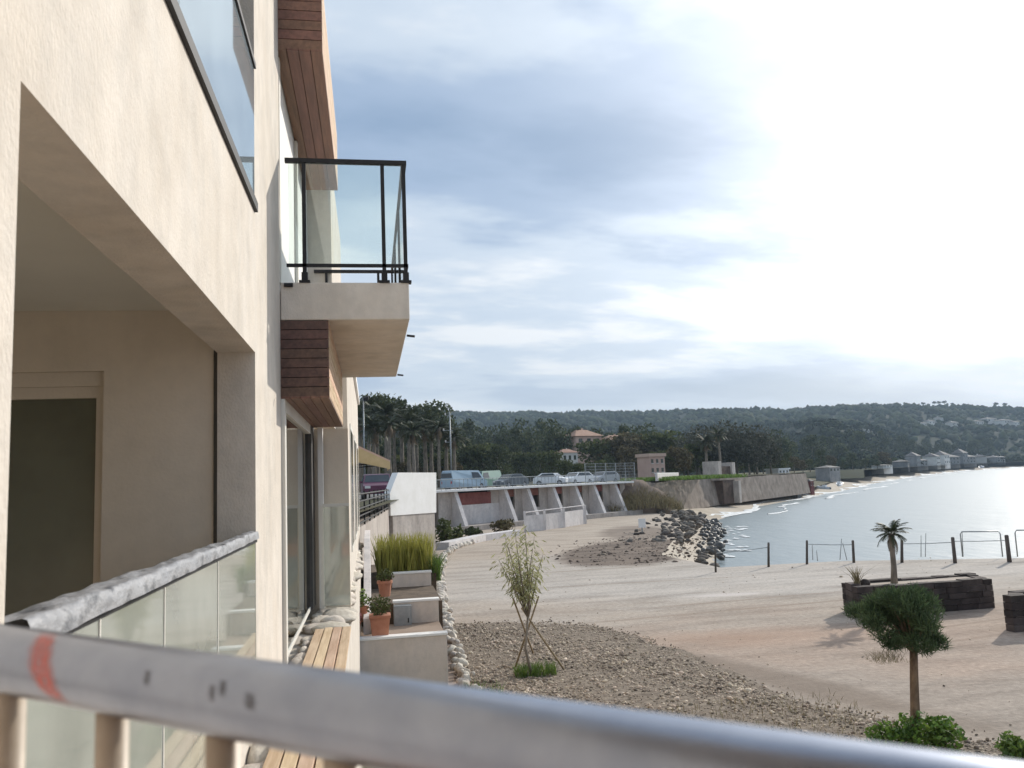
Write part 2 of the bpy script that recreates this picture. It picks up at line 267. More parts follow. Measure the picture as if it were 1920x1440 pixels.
t.links.new(math_(t, 'ADD', gnoise(1.1, (.5, 1.6, 1), 8, .65), math_(t, 'MULTIPLY', gnoise(14.0, (1, 1, 1), 4), .25)), bp.inputs['Height']); t.links.new(bp.outputs[0], b.inputs['Normal'])

_b = M['steel'].node_tree.nodes['Principled BSDF']; _b.inputs['Coat Weight'].default_value = .5; _b.inputs['Coat Roughness'].default_value = .36; _b.inputs['Coat IOR'].default_value = 1.6
# water
wm = bpy.data.materials.new('sea_water'); wm.use_nodes = True; t = wm.node_tree; b = t.nodes['Principled BSDF']; M['water'] = wm
b.inputs['Base Color'].default_value = (0.22, 0.265, 0.28, 1); b.inputs['Roughness'].default_value = 0.33; b.inputs['IOR'].default_value = 1.333
co = nn(t, 'ShaderNodeTexCoord'); mpn = nn(t, 'ShaderNodeMapping'); t.links.new(co.outputs['Object'], mpn.inputs[0]); mpn.inputs['Rotation'].default_value = (0, 0, math.radians(35)); mpn.inputs['Scale'].default_value = (1.0, 0.35, 1)
hs = None
for s_, k in ((0.35, 0.55), (1.3, 0.22), (5.0, 0.06)):
    no = nn(t, 'ShaderNodeTexNoise'); t.links.new(mpn.outputs[0], no.inputs['Vector']); no.inputs['Scale'].default_value = s_; no.inputs['Detail'].default_value = 4
    v = math_(t, 'MULTIPLY', no.outputs[0], k); hs = v if hs is None else math_(t, 'ADD', hs, v)
bp = nn(t, 'ShaderNodeBump'); bp.inputs['Strength'].default_value = 0.45; bp.inputs['Distance'].default_value = 0.55
t.links.new(hs, bp.inputs['Height']); t.links.new(bp.outputs[0], b.inputs['Normal'])

# ------------------------------------------------------------------ helpers
class MB:
    def __init__(s): s.v = []; s.f = []; s.mi = []; s.arr = []
    def add(s, vs, fs, mi=0):
        o = len(s.v); s.v += [tuple(v) for v in vs]; s.f += [tuple(i + o for i in f) for f in fs]; s.mi += [mi] * len(fs); return s
    def hexa(s, p, mi=0):      # p: 4 bottom ccw, 4 top ccw
        return s.add(p, [(3, 2, 1, 0), (4, 5, 6, 7), (0, 1, 5, 4), (1, 2, 6, 5), (2, 3, 7, 6), (3, 0, 4, 7)], mi)
    def box(s, x0, x1, y0, y1, z0, z1, mi=0):
        return s.hexa([(x0, y0, z0), (x1, y0, z0), (x1, y1, z0), (x0, y1, z0), (x0, y0, z1), (x1, y0, z1), (x1, y1, z1), (x0, y1, z1)], mi)
    def obox(s, c, u, v, wv, mi=0):  # centre + half-axis vectors
        c, u, v, wv = map(Vector, (c, u, v, wv))
        return s.hexa([c - u - v - wv, c + u - v - wv, c + u + v - wv, c - u + v - wv, c - u - v + wv, c + u - v + wv, c + u + v + wv, c - u + v + wv], mi)
    def prism(s, poly, ext, mi=0):
        n = len(poly); ext = Vector(ext); p = [Vector(q) for q in poly]; q = [a + ext for a in p]
        return s.add(p + q, [tuple(range(n))[::-1], tuple(range(n, 2 * n))] + [(i, (i + 1) % n, n + (i + 1) % n, n + i) for i in range(n)], mi)
    def tube(s, pts, rads, n=8, cap=True, mi=0):
        pts = [Vector(p) for p in pts]
        if isinstance(rads, (int, float)): rads = [rads] * len(pts)
        vs = []; prev = None
        for i, p in enumerate(pts):
            d = (pts[min(i + 1, len(pts) - 1)] - pts[max(i - 1, 0)]).normalized()
            if prev is None: a = d.orthogonal().normalized()
            else: a = (prev - d * prev.dot(d)).normalized()
            prev = a; b2 = d.cross(a)
            vs += [p + (a * math.cos(2 * math.pi * k / n) + b2 * math.sin(2 * math.pi * k / n)) * rads[i] for k in range(n)]
        fs = [(i * n + k, i * n + (k + 1) % n, (i + 1) * n + (k + 1) % n, (i + 1) * n + k) for i in range(len(pts) - 1) for k in range(n)]
        if cap: fs += [tuple(range(n))[::-1], tuple(range((len(pts) - 1) * n, len(pts) * n))]
        return s.add(vs, fs, mi)
    def lathe(s, prof, c=(0, 0, 0), n=16, mi=0):
        vs = [(c[0] + r * math.cos(2 * math.pi * k / n), c[1] + r * math.sin(2 * math.pi * k / n), c[2] + z) for r, z in prof for k in range(n)]
        fs = [(i * n + k, i * n + (k + 1) % n, (i + 1) * n + (k + 1) % n, (i + 1) * n + k) for i in range(len(prof) - 1) for k in range(n)]
        fs += [tuple(range(n))[::-1], tuple(range((len(prof) - 1) * n, len(prof) * n))]
        return s.add(vs, fs, mi)
def mesh_from(name, V, Fc, mats, smooth=False, mi=None):
    me = bpy.data.meshes.new(name)
    if isinstance(V, np.ndarray):
        k = Fc.shape[1]
        me.vertices.add(len(V)); me.vertices.foreach_set('co', V.astype(np.float32).ravel())
        me.loops.add(Fc.size); me.loops.foreach_set('vertex_index', Fc.astype(np.int32).ravel())
        me.polygons.add(len(Fc)); me.polygons.foreach_set('loop_start', np.arange(0, Fc.size, k, dtype=np.int32))
        if mi is not None: me.polygons.foreach_set('material_index', np.asarray(mi, dtype=np.int32))
        me.update(calc_edges=True)
    else:
        me.from_pydata(V, [], Fc)
        if mi: me.polygons.foreach_set('material_index', mi)
    for mm in (mats if isinstance(mats, (list, tuple)) else [mats]): me.materials.append(M[mm] if isinstance(mm, str) else mm)
    if smooth: me.polygons.foreach_set('use_smooth', [True] * len(me.polygons))
    me.update(); return me
def tag(o, label=None, cat=None, group=None, kind=None):
    for k, v in (('label', label), ('category', cat), ('group', group), ('kind', kind)):
        if v: o[k] = v
    return o
def thing(name, base, label, cat, group=None):
    o = bpy.data.objects.new(name, None); o.empty_display_size = 0.3; col.objects.link(o); o.location = base; return tag(o, label, cat, group)
def root_of(o):
    while o.parent: o = o.parent
    return o
def place(name, me, parent=None, base=(0, 0, 0)):
    o = bpy.data.objects.new(name, me); col.objects.link(o)
    if parent: o.parent = parent
    else: o.location = base
    return o
def part(name, mb, mats, parent, smooth=False, bevel=0.0, label=None):      # mb in world coordinates
    bz = root_of(parent).location
    V = [(x - bz[0], y - bz[1], z - bz[2]) for x, y, z in mb.v]
    o = place(name, mesh_from(name, V, mb.f, mats, smooth, mb.mi), parent)
    if bevel: bv = o.modifiers.new('bevel', 'BEVEL'); bv.width = bevel; bv.segments = 2; bv.limit_method = 'ANGLE'
    if label: o['label'] = label
    return o
def single(name, mb, mats, label=None, cat=None, group=None, kind=None, base=None, smooth=False, bevel=0.0):
    base = Vector(base) if base is not None else Vector((0, 0, 0))
    V = [(x - base[0], y - base[1], z - base[2]) for x, y, z in mb.v]
    o = place(name, mesh_from(name, V, mb.f, mats, smooth, mb.mi), None, base)
    if bevel: bv = o.modifiers.new('bevel', 'BEVEL'); bv.width = bevel; bv.segments = 2; bv.limit_method = 'ANGLE'
    return tag(o, label, cat, group, kind)
def copy_tree(o, parent=None):
    c = o.copy(); col.objects.link(c); c.parent = parent
    for ch in list(o.children): copy_tree(ch, c)
    return c
def ico(sub):
    import bmesh
    bm = bmesh.new(); bmesh.ops.create_icosphere(bm, subdivisions=sub, radius=1.0)
    V = np.array([v.co[:] for v in bm.verts]); Fc = np.array([[v.index for v in f.verts] for f in bm.faces]); bm.free(); return V, Fc
ICO1, ICO2, ICO3 = ico(1), ico(2), ico(3)
def rock_mesh(name, seed, mats, sub=2, flat=0.7):
    r = np.random.RandomState(seed); V, Fc = ico(sub); V = V.copy()
    for _ in range(7):
        d = r.normal(size=3); d /= np.linalg.norm(d); c = r.uniform(0.55, 0.9)
        k = V @ d; V -= np.outer(np.maximum(k - c, 0), d)
    V *= r.uniform(0.75, 1.25, 3) * np.array([1, 1, flat]); V += r.normal(scale=0.03, size=V.shape)
    return mesh_from(name, V, Fc, mats)
def scatter(name, baseVF, pos, scl, mats, seed=0, tilt=0.0, kind='stuff', jitter=0.0, parent=None, smooth=False, base=None):
    V, Fc = baseVF; n = len(pos); r = np.random.RandomState(seed)
    a = r.uniform(0, 6.283, n); ca, sa = np.cos(a), np.sin(a)
    P = V[None] * scl[:, None, :]
    if jitter: P = P * (1 + r.normal(scale=jitter, size=(n, len(V), 1)))
    Q = P.copy(); Q[..., 0] = P[..., 0] * ca[:, None] - P[..., 1] * sa[:, None]; Q[..., 1] = P[..., 0] * sa[:, None] + P[..., 1] * ca[:, None]
    if tilt:
        t1 = r.normal(scale=tilt, size=n); Z = Q[..., 2].copy(); Q[..., 2] = Z + Q[..., 0] * np.sin(t1)[:, None]
    Q += pos[:, None, :]
    FF = (Fc[None] + (np.arange(n) * len(V))[:, None, None]).reshape(-1, Fc.shape[1])
    o = place(name, mesh_from(name, Q.reshape(-1, 3), FF, mats, smooth), parent)
    if kind: o['kind'] = kind
    return o
def quads(C, U, W):      # leaf quads from centres and half axes (n,3)
    n = len(C); V = np.stack([C - U - W * 0.3, C - W, C + U - W * 0.3, C + U * 0.0 + W], 1)
    V = np.stack([C - W, C + U, C + W, C - U], 1)
    return V.reshape(-1, 3), np.arange(4 * n).reshape(n, 4)
def rand_dirs(r, n):
    d = r.normal(size=(n, 3)); return d / np.linalg.norm(d, axis=1)[:, None]
def leaf_cloud(r, blobs, n, size, aspect=0.55, shell=0.5, updown=1.0):
    """leaf-sized diamonds spread through a set of ellipsoid clumps (cx,cy,cz,rx,ry,rz)"""
    B = np.array(blobs); vol = (B[:, 3] * B[:, 4] * B[:, 5]) ** 0.67; idx = r.choice(len(B), n, p=vol / vol.sum())
    d = rand_dirs(r, n); rad = r.uniform(shell ** 3, 1.08, n) ** (1 / 3)
    C = B[idx, :3] + d * rad[:, None] * B[idx, 3:]
    U = rand_dirs(r, n); W = np.cross(U, rand_dirs(r, n)); W /= np.linalg.norm(W, axis=1)[:, None] + 1e-6
    s = size * r.uniform(0.6, 1.35, n)
    return quads(C, U * (s * aspect)[:, None], W * s[:, None])
def ground_sheet(name, poly, z, mt, kind='structure', noise=0.0, seed=1):
    from mathutils.geometry import tessellate_polygon
    P = [Vector((p[0], p[1], z)) for p in poly]
    if noise:
        r = random.Random(seed); Q = []
        for i, p in enumerate(P):
            q = P[(i + 1) % len(P)]; Lg = (q - p).length; k = max(1, min(14, int(Lg / (noise * 2.5))))
            for j in range(k):
                pt = p.lerp(q, j / k); Q.append(Vector((pt.x + r.gauss(0, noise * 0.45), pt.y + r.gauss(0, noise * 0.45), z)))
        P = Q
    tri = [tuple(f) for f in tessellate_polygon([P])]
    Nn = (P[tri[0][1]] - P[tri[0][0]]).cross(P[tri[0][2]] - P[tri[0][0]])
    if Nn.z < 0: tri = [f[::-1] for f in tri]
    return tag(place(name, mesh_from(name, [tuple(p) for p in P], tri, mt)), kind=kind)

# ------------------------------------------------------------------ land and water
SEA = -1.5
def P2(px, py, z): p = onz(px, py, z); return (p.x, p.y)
coast = [(220, -260), (150, -110), (118, -30), (92, 5), (60, 21.5), (27.8, 33.2), (21.5, 35.9), (15.6, 36.3), (17.5, 43), (22, 52), (29, 68), (35, 83), (35, 91),
         P2(1345, 975, SEA), P2(1420, 950, SEA), P2(1500, 935, SEA), P2(1580, 920, SEA), P2(1640, 906, SEA), P2(1720, 893, SEA), P2(1800, 884, SEA), P2(1920, 876, SEA), (800, 790), (1150, 900), (2600, 1150)]
inset = [0.4] * 8 + [1.5, 2.5, 3, 3, 4, 7, 9, 10, 11, 12, 14, 16, 20, 25, 30, 30]
def offset_line(pl, d):
    out = []
    for i, p in enumerate(pl):
        a = Vector(pl[max(i - 1, 0)]); c = Vector(pl[min(i + 1, len(pl) - 1)]); dv = (c - a).normalized(); nv = Vector((-dv.y, dv.x))
        out.append((p[0] + nv.x * d[i], p[1] + nv.y * d[i]))
    return out
shore = offset_line(coast, inset)
shore[:8] = coast[:8]; shore[8] = (15.4, 43.5)
deep = offset_line(coast, [-0.4] * 8 + [-4] * (len(coast) - 8))
ground_sheet('ground', shore + [(2600, 4000), (-2600, 4000), (-2600, -900), (220, -900)], 0.0, 'esplanade')
mb = MB(); n = len(coast)
vs = [(x, y, 0.0) for x, y in shore] + [(x, y, SEA + 0.03) for x, y in offset_line(coast, [0.0] * n)] + [(x, y, SEA - 1.2) for x, y in deep]
for i in range(8): vs[n + i] = (deep[i][0] + (coast[i][0] - deep[i][0]) * .3, deep[i][1] + (coast[i][1] - deep[i][1]) * .3, SEA)
mb.add(vs, [(r_ * n + i, r_ * n + i + 1, (r_ + 1) * n + i + 1, (r_ + 1) * n + i)[::-1] for r_ in (0, 1) for i in range(n - 1)])
tag(single('beach', mb, 'beach'), kind='structure')
mb = MB(); mb.add([(-2600, -900, SEA), (5200, -900, SEA), (5200, 4000, SEA), (-2600, 4000, SEA)], [(0, 1, 2, 3)])
single('sea', mb, 'water', kind='structure')

# surf along the waterline: lumpy broken ribbons
r = np.random.RandomState(5); mb = MB()
cl_ = [Vector((*p, 0)) for p in coast[12:21]]
def along(pl, step):
    out = []
    for a, b2 in zip(pl, pl[1:]):
        k = max(2, int((b2 - a).length / step)); out += [a.lerp(b2, i / k) for i in range(k)]
    return out + [pl[-1]]
for row, (off, wd) in enumerate(((0.2, 0.75), (-2.6, 0.35))):
    pts = along(cl_, 2.5); vs = []; fs = []
    for i, p in enumerate(pts):
        dv = (pts[min(i + 1, len(pts) - 1)] - pts[max(i - 1, 0)]).normalized(); nv = Vector((-dv.y, dv.x, 0)); k = 1 + p.y / 160
        o_ = off * k + 1.2 * math.sin(i * 0.37 + row) + r.normal() * 0.35; w_ = wd * k * max(0.06, 0.55 + 0.55 * math.sin(i * 0.21 + row * 2) + r.normal() * 0.25)
        vs += [p + nv * (o_ - w_) + Vector((0, 0, SEA + 0.05)), p + nv * o_ + Vector((0, 0, SEA + 0.16)), p + nv * (o_ + w_ * 0.6) + Vector((0, 0, SEA + 0.06 + max(0, o_ + w_ * .6) * 0.17))]
    for i in range(len(pts) - 1):
        if row and (i // 7) % 3 == 0: continue
        for q in (0, 1): fs.append((3 * i + q, 3 * i + q + 1, 3 * i + q + 4, 3 * i + q + 3)[::-1])
    mb.add(vs, fs)
tag(single('surf_foam', mb, 'foam', smooth=True), kind='stuff')

# upper ground behind the beach cabins and the old sea wall
rowA = Vector((5.6, 74.0, 0)); rowD = Vector((22.3, 17.5, 0)).normalized(); rowN = Vector((rowD.y, -rowD.x, 0)); ROWL = 30.0
w0 = rowA + rowD * ROWL - rowN * 0.2
swall = [Vector((w0.x + 0.5, w0.y + 0.5)), Vector(P2(1330, 943, -0.2)), Vector(P2(1420, 932, -0.2)), Vector(P2(1510, 921, -0.2))]
rb = rowA - rowN * 3.0 - rowD * 2
pedge = [(-3.5, 25.2), (-0.30, 25.2), (1.5, 45.0), (rb.x, rb.y), tuple(rowA - rowN * 3.0 + rowD * (ROWL + 1))[:2]] + [(p.x, p.y) for p in swall]
lst = [tuple(p) for p in offset_line(coast, [k + (26 if i > 15 else 0) for i, k in enumerate(inset)])][17:]
PZ = 3.55
ground_sheet('upper_ground', pedge + lst + [(2600, 3900), (-2500, 3900), (-2500, 25.2)], PZ, 'plateau')
mb = MB()      # bank below the upper ground east of the sea wall
bl = [swall[-1]] + [Vector(p) for p in lst]; bl2 = [Vector(swall[-1])] + [Vector(p) for p in offset_line(coast, inset)[17:]]
n = len(bl); mb.add([(p.x, p.y, PZ) for p in bl] + [(p.x, p.y, -0.02) for p in bl2], [(i, i + 1, n + i + 1, n + i)[::-1] for i in range(n - 1)])
single('bank', mb, 'plateau', kind='structure')
ground_sheet('car_park', [(2.2, 47), (rb.x, rb.y)] + [tuple(rowA - rowN * 3.0 + rowD * (ROWL + 1))[:2], (22, 118), (-14, 100), (-8, 60)], PZ + 0.006, 'asphalt')

# patches on the esplanade
def poly_px(pts, z=0.0): return [P2(x, y, z) for x, y in pts]
GRAVEL = poly_px([(842, 1172), (960, 1166), (1100, 1172), (1200, 1195), (1290, 1225), (1370, 1265), (1440, 1300), (1540, 1330), (1640, 1350), (1800, 1385), (1990, 1420)]) + [(8.5, 8.0), (8.0, 3), (1.8, 3), (1.85, 17.5)]
ground_sheet('gravel_bed', GRAVEL, 0.010, 'gravel_bed', noise=0.35)
ground_sheet('planted_bed', [(-0.25, 3), (1.62, 3), (1.7, 17.4), (-0.25, 17.4)], 0.012, 'soil')

# pebbles over the gravel bed
def in_poly(x, y, poly):
    c = np.zeros(len(x), bool); j = len(poly) - 1
    for i in range(len(poly)):
        xi, yi = poly[i]; xj, yj = poly[j]
        c ^= ((yi > y) != (yj > y)) & (x < (xj - xi) * (y - yi) / (yj - yi + 1e-12) + xi); j = i
    return c
r = np.random.RandomState(3)
xs = r.uniform(1.7, 10.5, 120000); ys = r.uniform(6.5, 29, 120000); ok = in_poly(xs + r.normal(scale=.18, size=120000), ys + r.normal(scale=.35, size=120000), GRAVEL) & (r.uniform(size=120000) < 0.6 + 0.35 * np.sin(xs * 1.7 + ys * 0.9))
xs, ys = xs[ok][:30000], ys[ok][:30000]; s_ = r.lognormal(-4.0, 0.5, len(xs)).clip(0.008, 0.09)
scatter('gravel', ICO1, np.stack([xs, ys, 0.010 + s_ * 0.12], 1), np.stack([s_, s_ * r.uniform(.6, 1.1, len(xs)), s_ * r.uniform(.45, .8, len(xs))], 1), 'pebble', seed=4, tilt=0.3, jitter=0.12)
xs = r.uniform(2.2, 30, 900); ys = r.uniform(10, 50, 900); s_ = r.lognormal(-4.3, 0.5, 900).clip(0.01, 0.12); ok = (xs < 26 - 0.0 * ys) & (ys < 35) & (xs > ys * .06 + 1.2)
xs, ys, s_ = xs[ok], ys[ok], s_[ok]
scatter('loose_stones', ICO1, np.stack([xs, ys, 0.01 + s_ * 0.2], 1), np.stack([s_, s_ * .8, s_ * .5], 1), 'pebble', seed=6, tilt=0.3, jitter=0.12)

r = np.random.RandomState(15); n = 1100; a_ = r.uniform(0, 6.283, n); rr_ = np.sqrt(r.uniform(0, 1, n)) * 1.1; ca, sa = math.cos(-.42), math.sin(-.42); ux, uy = rr_ * np.cos(a_) * 4.3, rr_ * np.sin(a_) * 9.2
xs, ys = 15.3 + ux * ca - uy * sa, 47.5 + ux * sa + uy * ca; s_ = r.lognormal(-3.1, .6, n).clip(.02, .25); xs = xs + np.abs(r.normal(scale=1.2, size=n)); ys = ys + r.normal(scale=1.6, size=n)
ok = (xs < 16.2 + (ys - 40) * .42) & (ys > 39); xs, ys, s_ = xs[ok], ys[ok], s_[ok]; n = len(xs)
scatter('shore_debris', ICO1, np.stack([xs, ys, s_ * .1], 1), np.stack([s_, s_ * r.uniform(.5, 1, n), s_ * .45], 1), 'debris', seed=16, tilt=.3, jitter=.15)
# hills
azs = np.linspace(math.radians(-42), math.radians(75), 150)
def ridge_h(az):   # elevation of the ridge read off the photograph, as a tangent
    X = [-42, -8, 5, 12, 17, 20, 24, 28, 33, 38, 41, 46, 55, 75]; Y = [.06, .08, .093, .089, .087, .083, .083, .079, .077, .073, .067, .058, .042, .03]
    return np.interp(np.degrees(az), X, Y) - 0.0165
cA = np.array([math.atan2(p[0], p[1]) for p in coast[12:]]); cD = np.array([math.hypot(*p) for p in coast[12:]])
def coast_d(az): return np.interp(az, cA, cD, left=90)
def hill_z(D, az):
    d0 = np.maximum(430, coast_d(az) + 190); u = np.clip((D - d0) / (1750 - d0), 0, 1.6)
    rz = ridge_h(az) * 1750
    s = np.where(u < 1, u * u * (3 - 2 * u), 1 - 0.35 * (u - 1))
    bumps = 10 * np.sin(az * 23 + D * 0.006) * np.sin(az * 51 + D * 0.011 + 1) * np.clip(u * 4, 0, 1) * np.clip(1.15 - u, 0.15, 1)
    bumps = bumps * np.clip(s * 7, 0, 1)
    low = np.where(u > 0, 16 * np.exp(-((u - 0.28) / 0.14) ** 2) * (0.6 + 0.4 * np.sin(az * 37)), 0)
    return PZ - 0.4 + (rz + H - PZ) * s + bumps + low
Ds = np.concatenate([np.linspace(300, 1750, 46), np.linspace(1800, 2600, 8)])
A, DD = np.meshgrid(azs, Ds, indexing='ij'); Zz = hill_z(DD, A); Zz[:, 0] = PZ - 3
V = np.stack([DD * np.sin(A), DD * np.cos(A), Zz], -1).reshape(-1, 3); na, nd = len(azs), len(Ds)
ii, jj = np.meshgrid(np.arange(na - 1), np.arange(nd - 1), indexing='ij'); q = (ii * nd + jj).ravel()
keep = (DD[:-1, :-1] > coast_d(A[:-1, :-1]) + 40).ravel()
FF = np.stack([q, q + 1, q + nd + 1, q + nd], 1)[keep][:, ::-1]
tag(place('hills', mesh_from('hills', V, FF, 'hill', True)), kind='structure')
r = np.random.RandomState(8); nT = 13000
az = r.uniform(math.radians(-10), math.radians(54), nT); D = 420 + 1340 * r.uniform(0, 1, nT) ** 0.95
D[:1500] = r.uniform(1690, 1790, 1500)
ok = D > coast_d(az) + 100; az, D = az[ok], D[ok]; zz = hill_z(D, az); far = D > 1000
s_ = r.uniform(2.6, 5.6, len(az)) * (0.75 + D / 3500)
pos = np.stack([D * np.sin(az), D * np.cos(az), zz], 1)
pf, sf = pos[far], s_[far]
scatter('hillside_wood', ICO1, pf + np.stack([0 * sf, 0 * sf, sf * .45], 1), np.stack([sf, sf, sf * r.uniform(0.6, 1.1, len(sf))], 1), 'canopy', seed=9, jitter=0.25)
pn_, sn = pos[~far], s_[~far]; kq = 34; n = len(pn_) * kq; d = rand_dirs(r, n); d[:, 2] = np.abs(d[:, 2]) * 1.1 - .1
Cq = np.repeat(pn_, kq, 0) + d * (np.repeat(sn, kq) * r.uniform(.55, 1.1, n))[:, None] + np.array([0, 0, 1.2]); Wq = np.cross(d + rand_dirs(r, n) * .7, rand_dirs(r, n)); Wq /= np.linalg.norm(Wq, axis=1)[:, None]; Uq = np.cross(Wq, d); Uq /= np.linalg.norm(Uq, axis=1)[:, None] + 1e-6
sq = (np.repeat(sn, kq) * r.uniform(.22, .45, n))[:, None]; V, FF = quads(Cq, Uq * sq * .8, Wq * sq)
tag(place('lower_wood', mesh_from('lower_wood', V, FF, 'canopy')), kind='stuff')

# ------------------------------------------------------------------ the apartment building
AX = -0.8
bld = thing('apartment_building', (-2.0, 4.0, 0), 'cream rendered seaside apartment building with recessed glazed loggias and a glass balcony', 'building')
Y0 = -5.0
yL, yR, yP = 2.03, 6.10, 7.82
mb = MB()      # one skin of render; boxes butt end to end
T = -1.06
mb.box(T, AX, Y0, yP, 0, 2.86)                       # below the floor
mb.box(T, AX, Y0, yL, 2.86, 5.29)                    # near pier
mb.box(T, AX, yR, yP, 2.86, 5.29)                    # far pier
mb.box(T, AX, Y0, yP, 5.29, 6.33)                    # spandrel beam
mb.box(T, AX, yR, yP, 6.33, 8.75)                    # far pier, upper floor
mb.box(T, AX, Y0, -1.2, 6.33, 8.75)
mb.box(T, AX, Y0, yP, 8.75, 10.6)
part('facade_wall', mb, 'stucco', bld)
mb = MB()
mb.box(-3.6, T, Y0, 12.3, 2.62, 2.86); mb.box(-3.6, T, yR + 0.05, 12.3, 5.70, 6.10)
part('floor_slab', mb, 'stucco_in', bld)
mb = MB(); mb.box(-3.6, T, Y0, yR + 0.05, 5.61, 6.10); part('loggia_ceiling', mb, 'ceiling', bld)
mb = MB(); mb.box(-3.6, T, Y0, 12.3, 8.75, 9.1); part('upper_ceiling', mb, 'ceiling', bld)
mb = MB(); mb.box(-3.9, -3.6, Y0, 26, 0, 9.1); part('back_wall', mb, 'stucco_in', bld)
mb = MB(); mb.box(-3.6, T, 1.2, 1.45, 2.86, 5.61); part('party_wall', mb, 'stucco_in', bld)
mb = MB(); mb.box(-3.6, T, yR + 0.02, yR + 0.3, 6.10, 8.75); part('party_wall', mb, 'stucco_in', bld)
# loggia end wall with a glazed door
ye = yR + 0.05; dX0, dX1, dz = -3.0, -1.83, 5.02
mb = MB(); mb.box(dX1, T - 0.03, ye, ye + 0.25, 2.86, 5.61); mb.box(-3.6, dX0, ye, ye + 0.25, 2.86, 5.61); mb.box(dX0, dX1, ye, ye + 0.25, 5.18, 5.61)
part('loggia_end_wall', mb, 'stucco_in', bld)
mb = MB(); mb.box(T - 0.03, T, ye - 0.02, ye + 0.02, 2.86, 5.61); part('expansion_joint', mb, 'frame_dark', bld)
dr = MB(); dr.box(dX0 + 0.06, dX1 - 0.07, ye + 0.12, ye + 0.14, 2.92, dz - 0.02); dr = part('glazed_door', dr, 'door_pane', bld)
mb = MB(); mb.box(dX0, dX1, ye + 0.08, ye + 0.20, dz - 0.02, 5.08); mb.box(dX0, dX1, ye + 0.05, ye + 0.2, 5.08, 5.18); mb.box(dX1 - 0.07, dX1, ye + 0.08, ye + 0.2, 2.86, dz - 0.02); mb.box(dX0, dX0 + 0.06, ye + 0.08, ye + 0.2, 2.86, dz - 0.02)
part('frame', mb, 'stucco_in', dr)
# glass balustrades, lower and upper
bl = MB(); bl.box(-0.83, -0.79, yL, yR, 3.945, 3.975); bal = part('glass_balustrade', bl, 'metal_dark', bld)
js = [yL] + [onX(x, 1200, -0.81).y for x in (180, 303, 405)] + [yR]
for a_, b_ in zip(js, js[1:]):
    mb = MB(); mb.box(-0.818, -0.802, a_ + 0.006, b_ - 0.006, 2.93, 3.945); part('pane', mb, 'glass_bal', bal)
    if b_ < yR - 0.1: mb = MB(); mb.box(-0.822, -0.798, b_ - 0.006, b_ + 0.006, 2.90, 3.945); part('joint_strip', mb, 'frame_pale', bal)
mb = MB(); mb.box(-0.84, -0.785, yL, yR, 2.86, 2.93); part('base_rail', mb, 'frame_pale', bal)
ub = MB(); ub.box(-0.86, -0.775, -1.2, yR, 6.33, 6.40); ubal = part('glass_balustrade', ub, 'metal_dark', bld)
for a_, b_ in ((-1.2, 1.2), (1.2, 3.65), (3.65, yR)):
    mb = MB(); mb.box(-0.815, -0.80, a_ + 0.005, b_ - 0.005, 6.40, 7.44); part('pane', mb, 'glass_sky', ubal)
mb = MB(); mb.box(-0.835, -0.785, -1.2, yR, 7.44, 7.48); part('top_rail', mb, 'metal_dark', ubal)
mb = MB(); mb.box(-3.55, -3.5, -1, yR - .2, 6.10, 8.4); part('upper_window', mb, 'pane_dark', bld)
# recess beyond the pier: glazing, post, fin
wf = MB(); wf.box(-0.86, -0.765, yP + 0.01, 7.96, 2.75, 5.14); wf.box(-0.86, -0.79, 7.96, 11.2, 2.75, 2.79); wf.box(-0.86, -0.768, 7.96, 11.2, 5.02, 5.14)
wf = part('window', wf, 'frame_pale', bld)
mb = MB(); mb.box(-0.82, -0.80, 7.96, 11.2, 2.79, 5.02); part('pane', mb, 'glass_win', wf)
mb = MB(); mb.box(-0.86, -0.76, 11.2, 11.75, 2.75, 5.14); part('stile', mb, 'frame_dark', wf)
mb = MB(); mb.box(-1.05, -1.02, 8.2, 11.3, 2.86, 5.14); part('curtain', mb, 'curtain', wf)
mb = MB(); mb.box(-0.70, -0.635, 11.55, 11.70, 2.70, 5.12); part('white_post', mb, 'white_paint', bld)
mb = MB(); mb.box(-3.6, -0.30, 11.80, 12.05, 0, 5.12); part('fin_wall', mb, 'stucco_in', bld)
gl = MB(); gl.box(-0.63, -0.30, 11.48, 11.495, 2.75, 4.05); g2 = part('return_glass', gl, 'glass_bal', bld)
mb = MB(); mb.box(-0.64, -0.29, 11.475, 11.50, 4.05, 4.09); part('cap_rail', mb, 'frame_pale', g2)
# upper wall behind the balcony, white lit
mb = MB(); mb.box(-0.98, -0.84, yP, 12.3, 6.24, 10.6); part('balcony_wall', mb, 'white_paint', bld)
for a_, b_ in ((7.9, 8.0), (9.9, 10.02)): mb = MB(); mb.box(-0.835, -0.80, a_, b_, 6.25, 8.5); part('door_frame', mb, 'frame_pale', bld)
mb = MB(); mb.box(-0.84, -0.50, 12.05, 12.30, 6.24, 9.4); mb.box(-3.6, -0.52, 12.3, 17.0, 5.2, 9.4); part('further_wall', mb, 'stucco', bld)
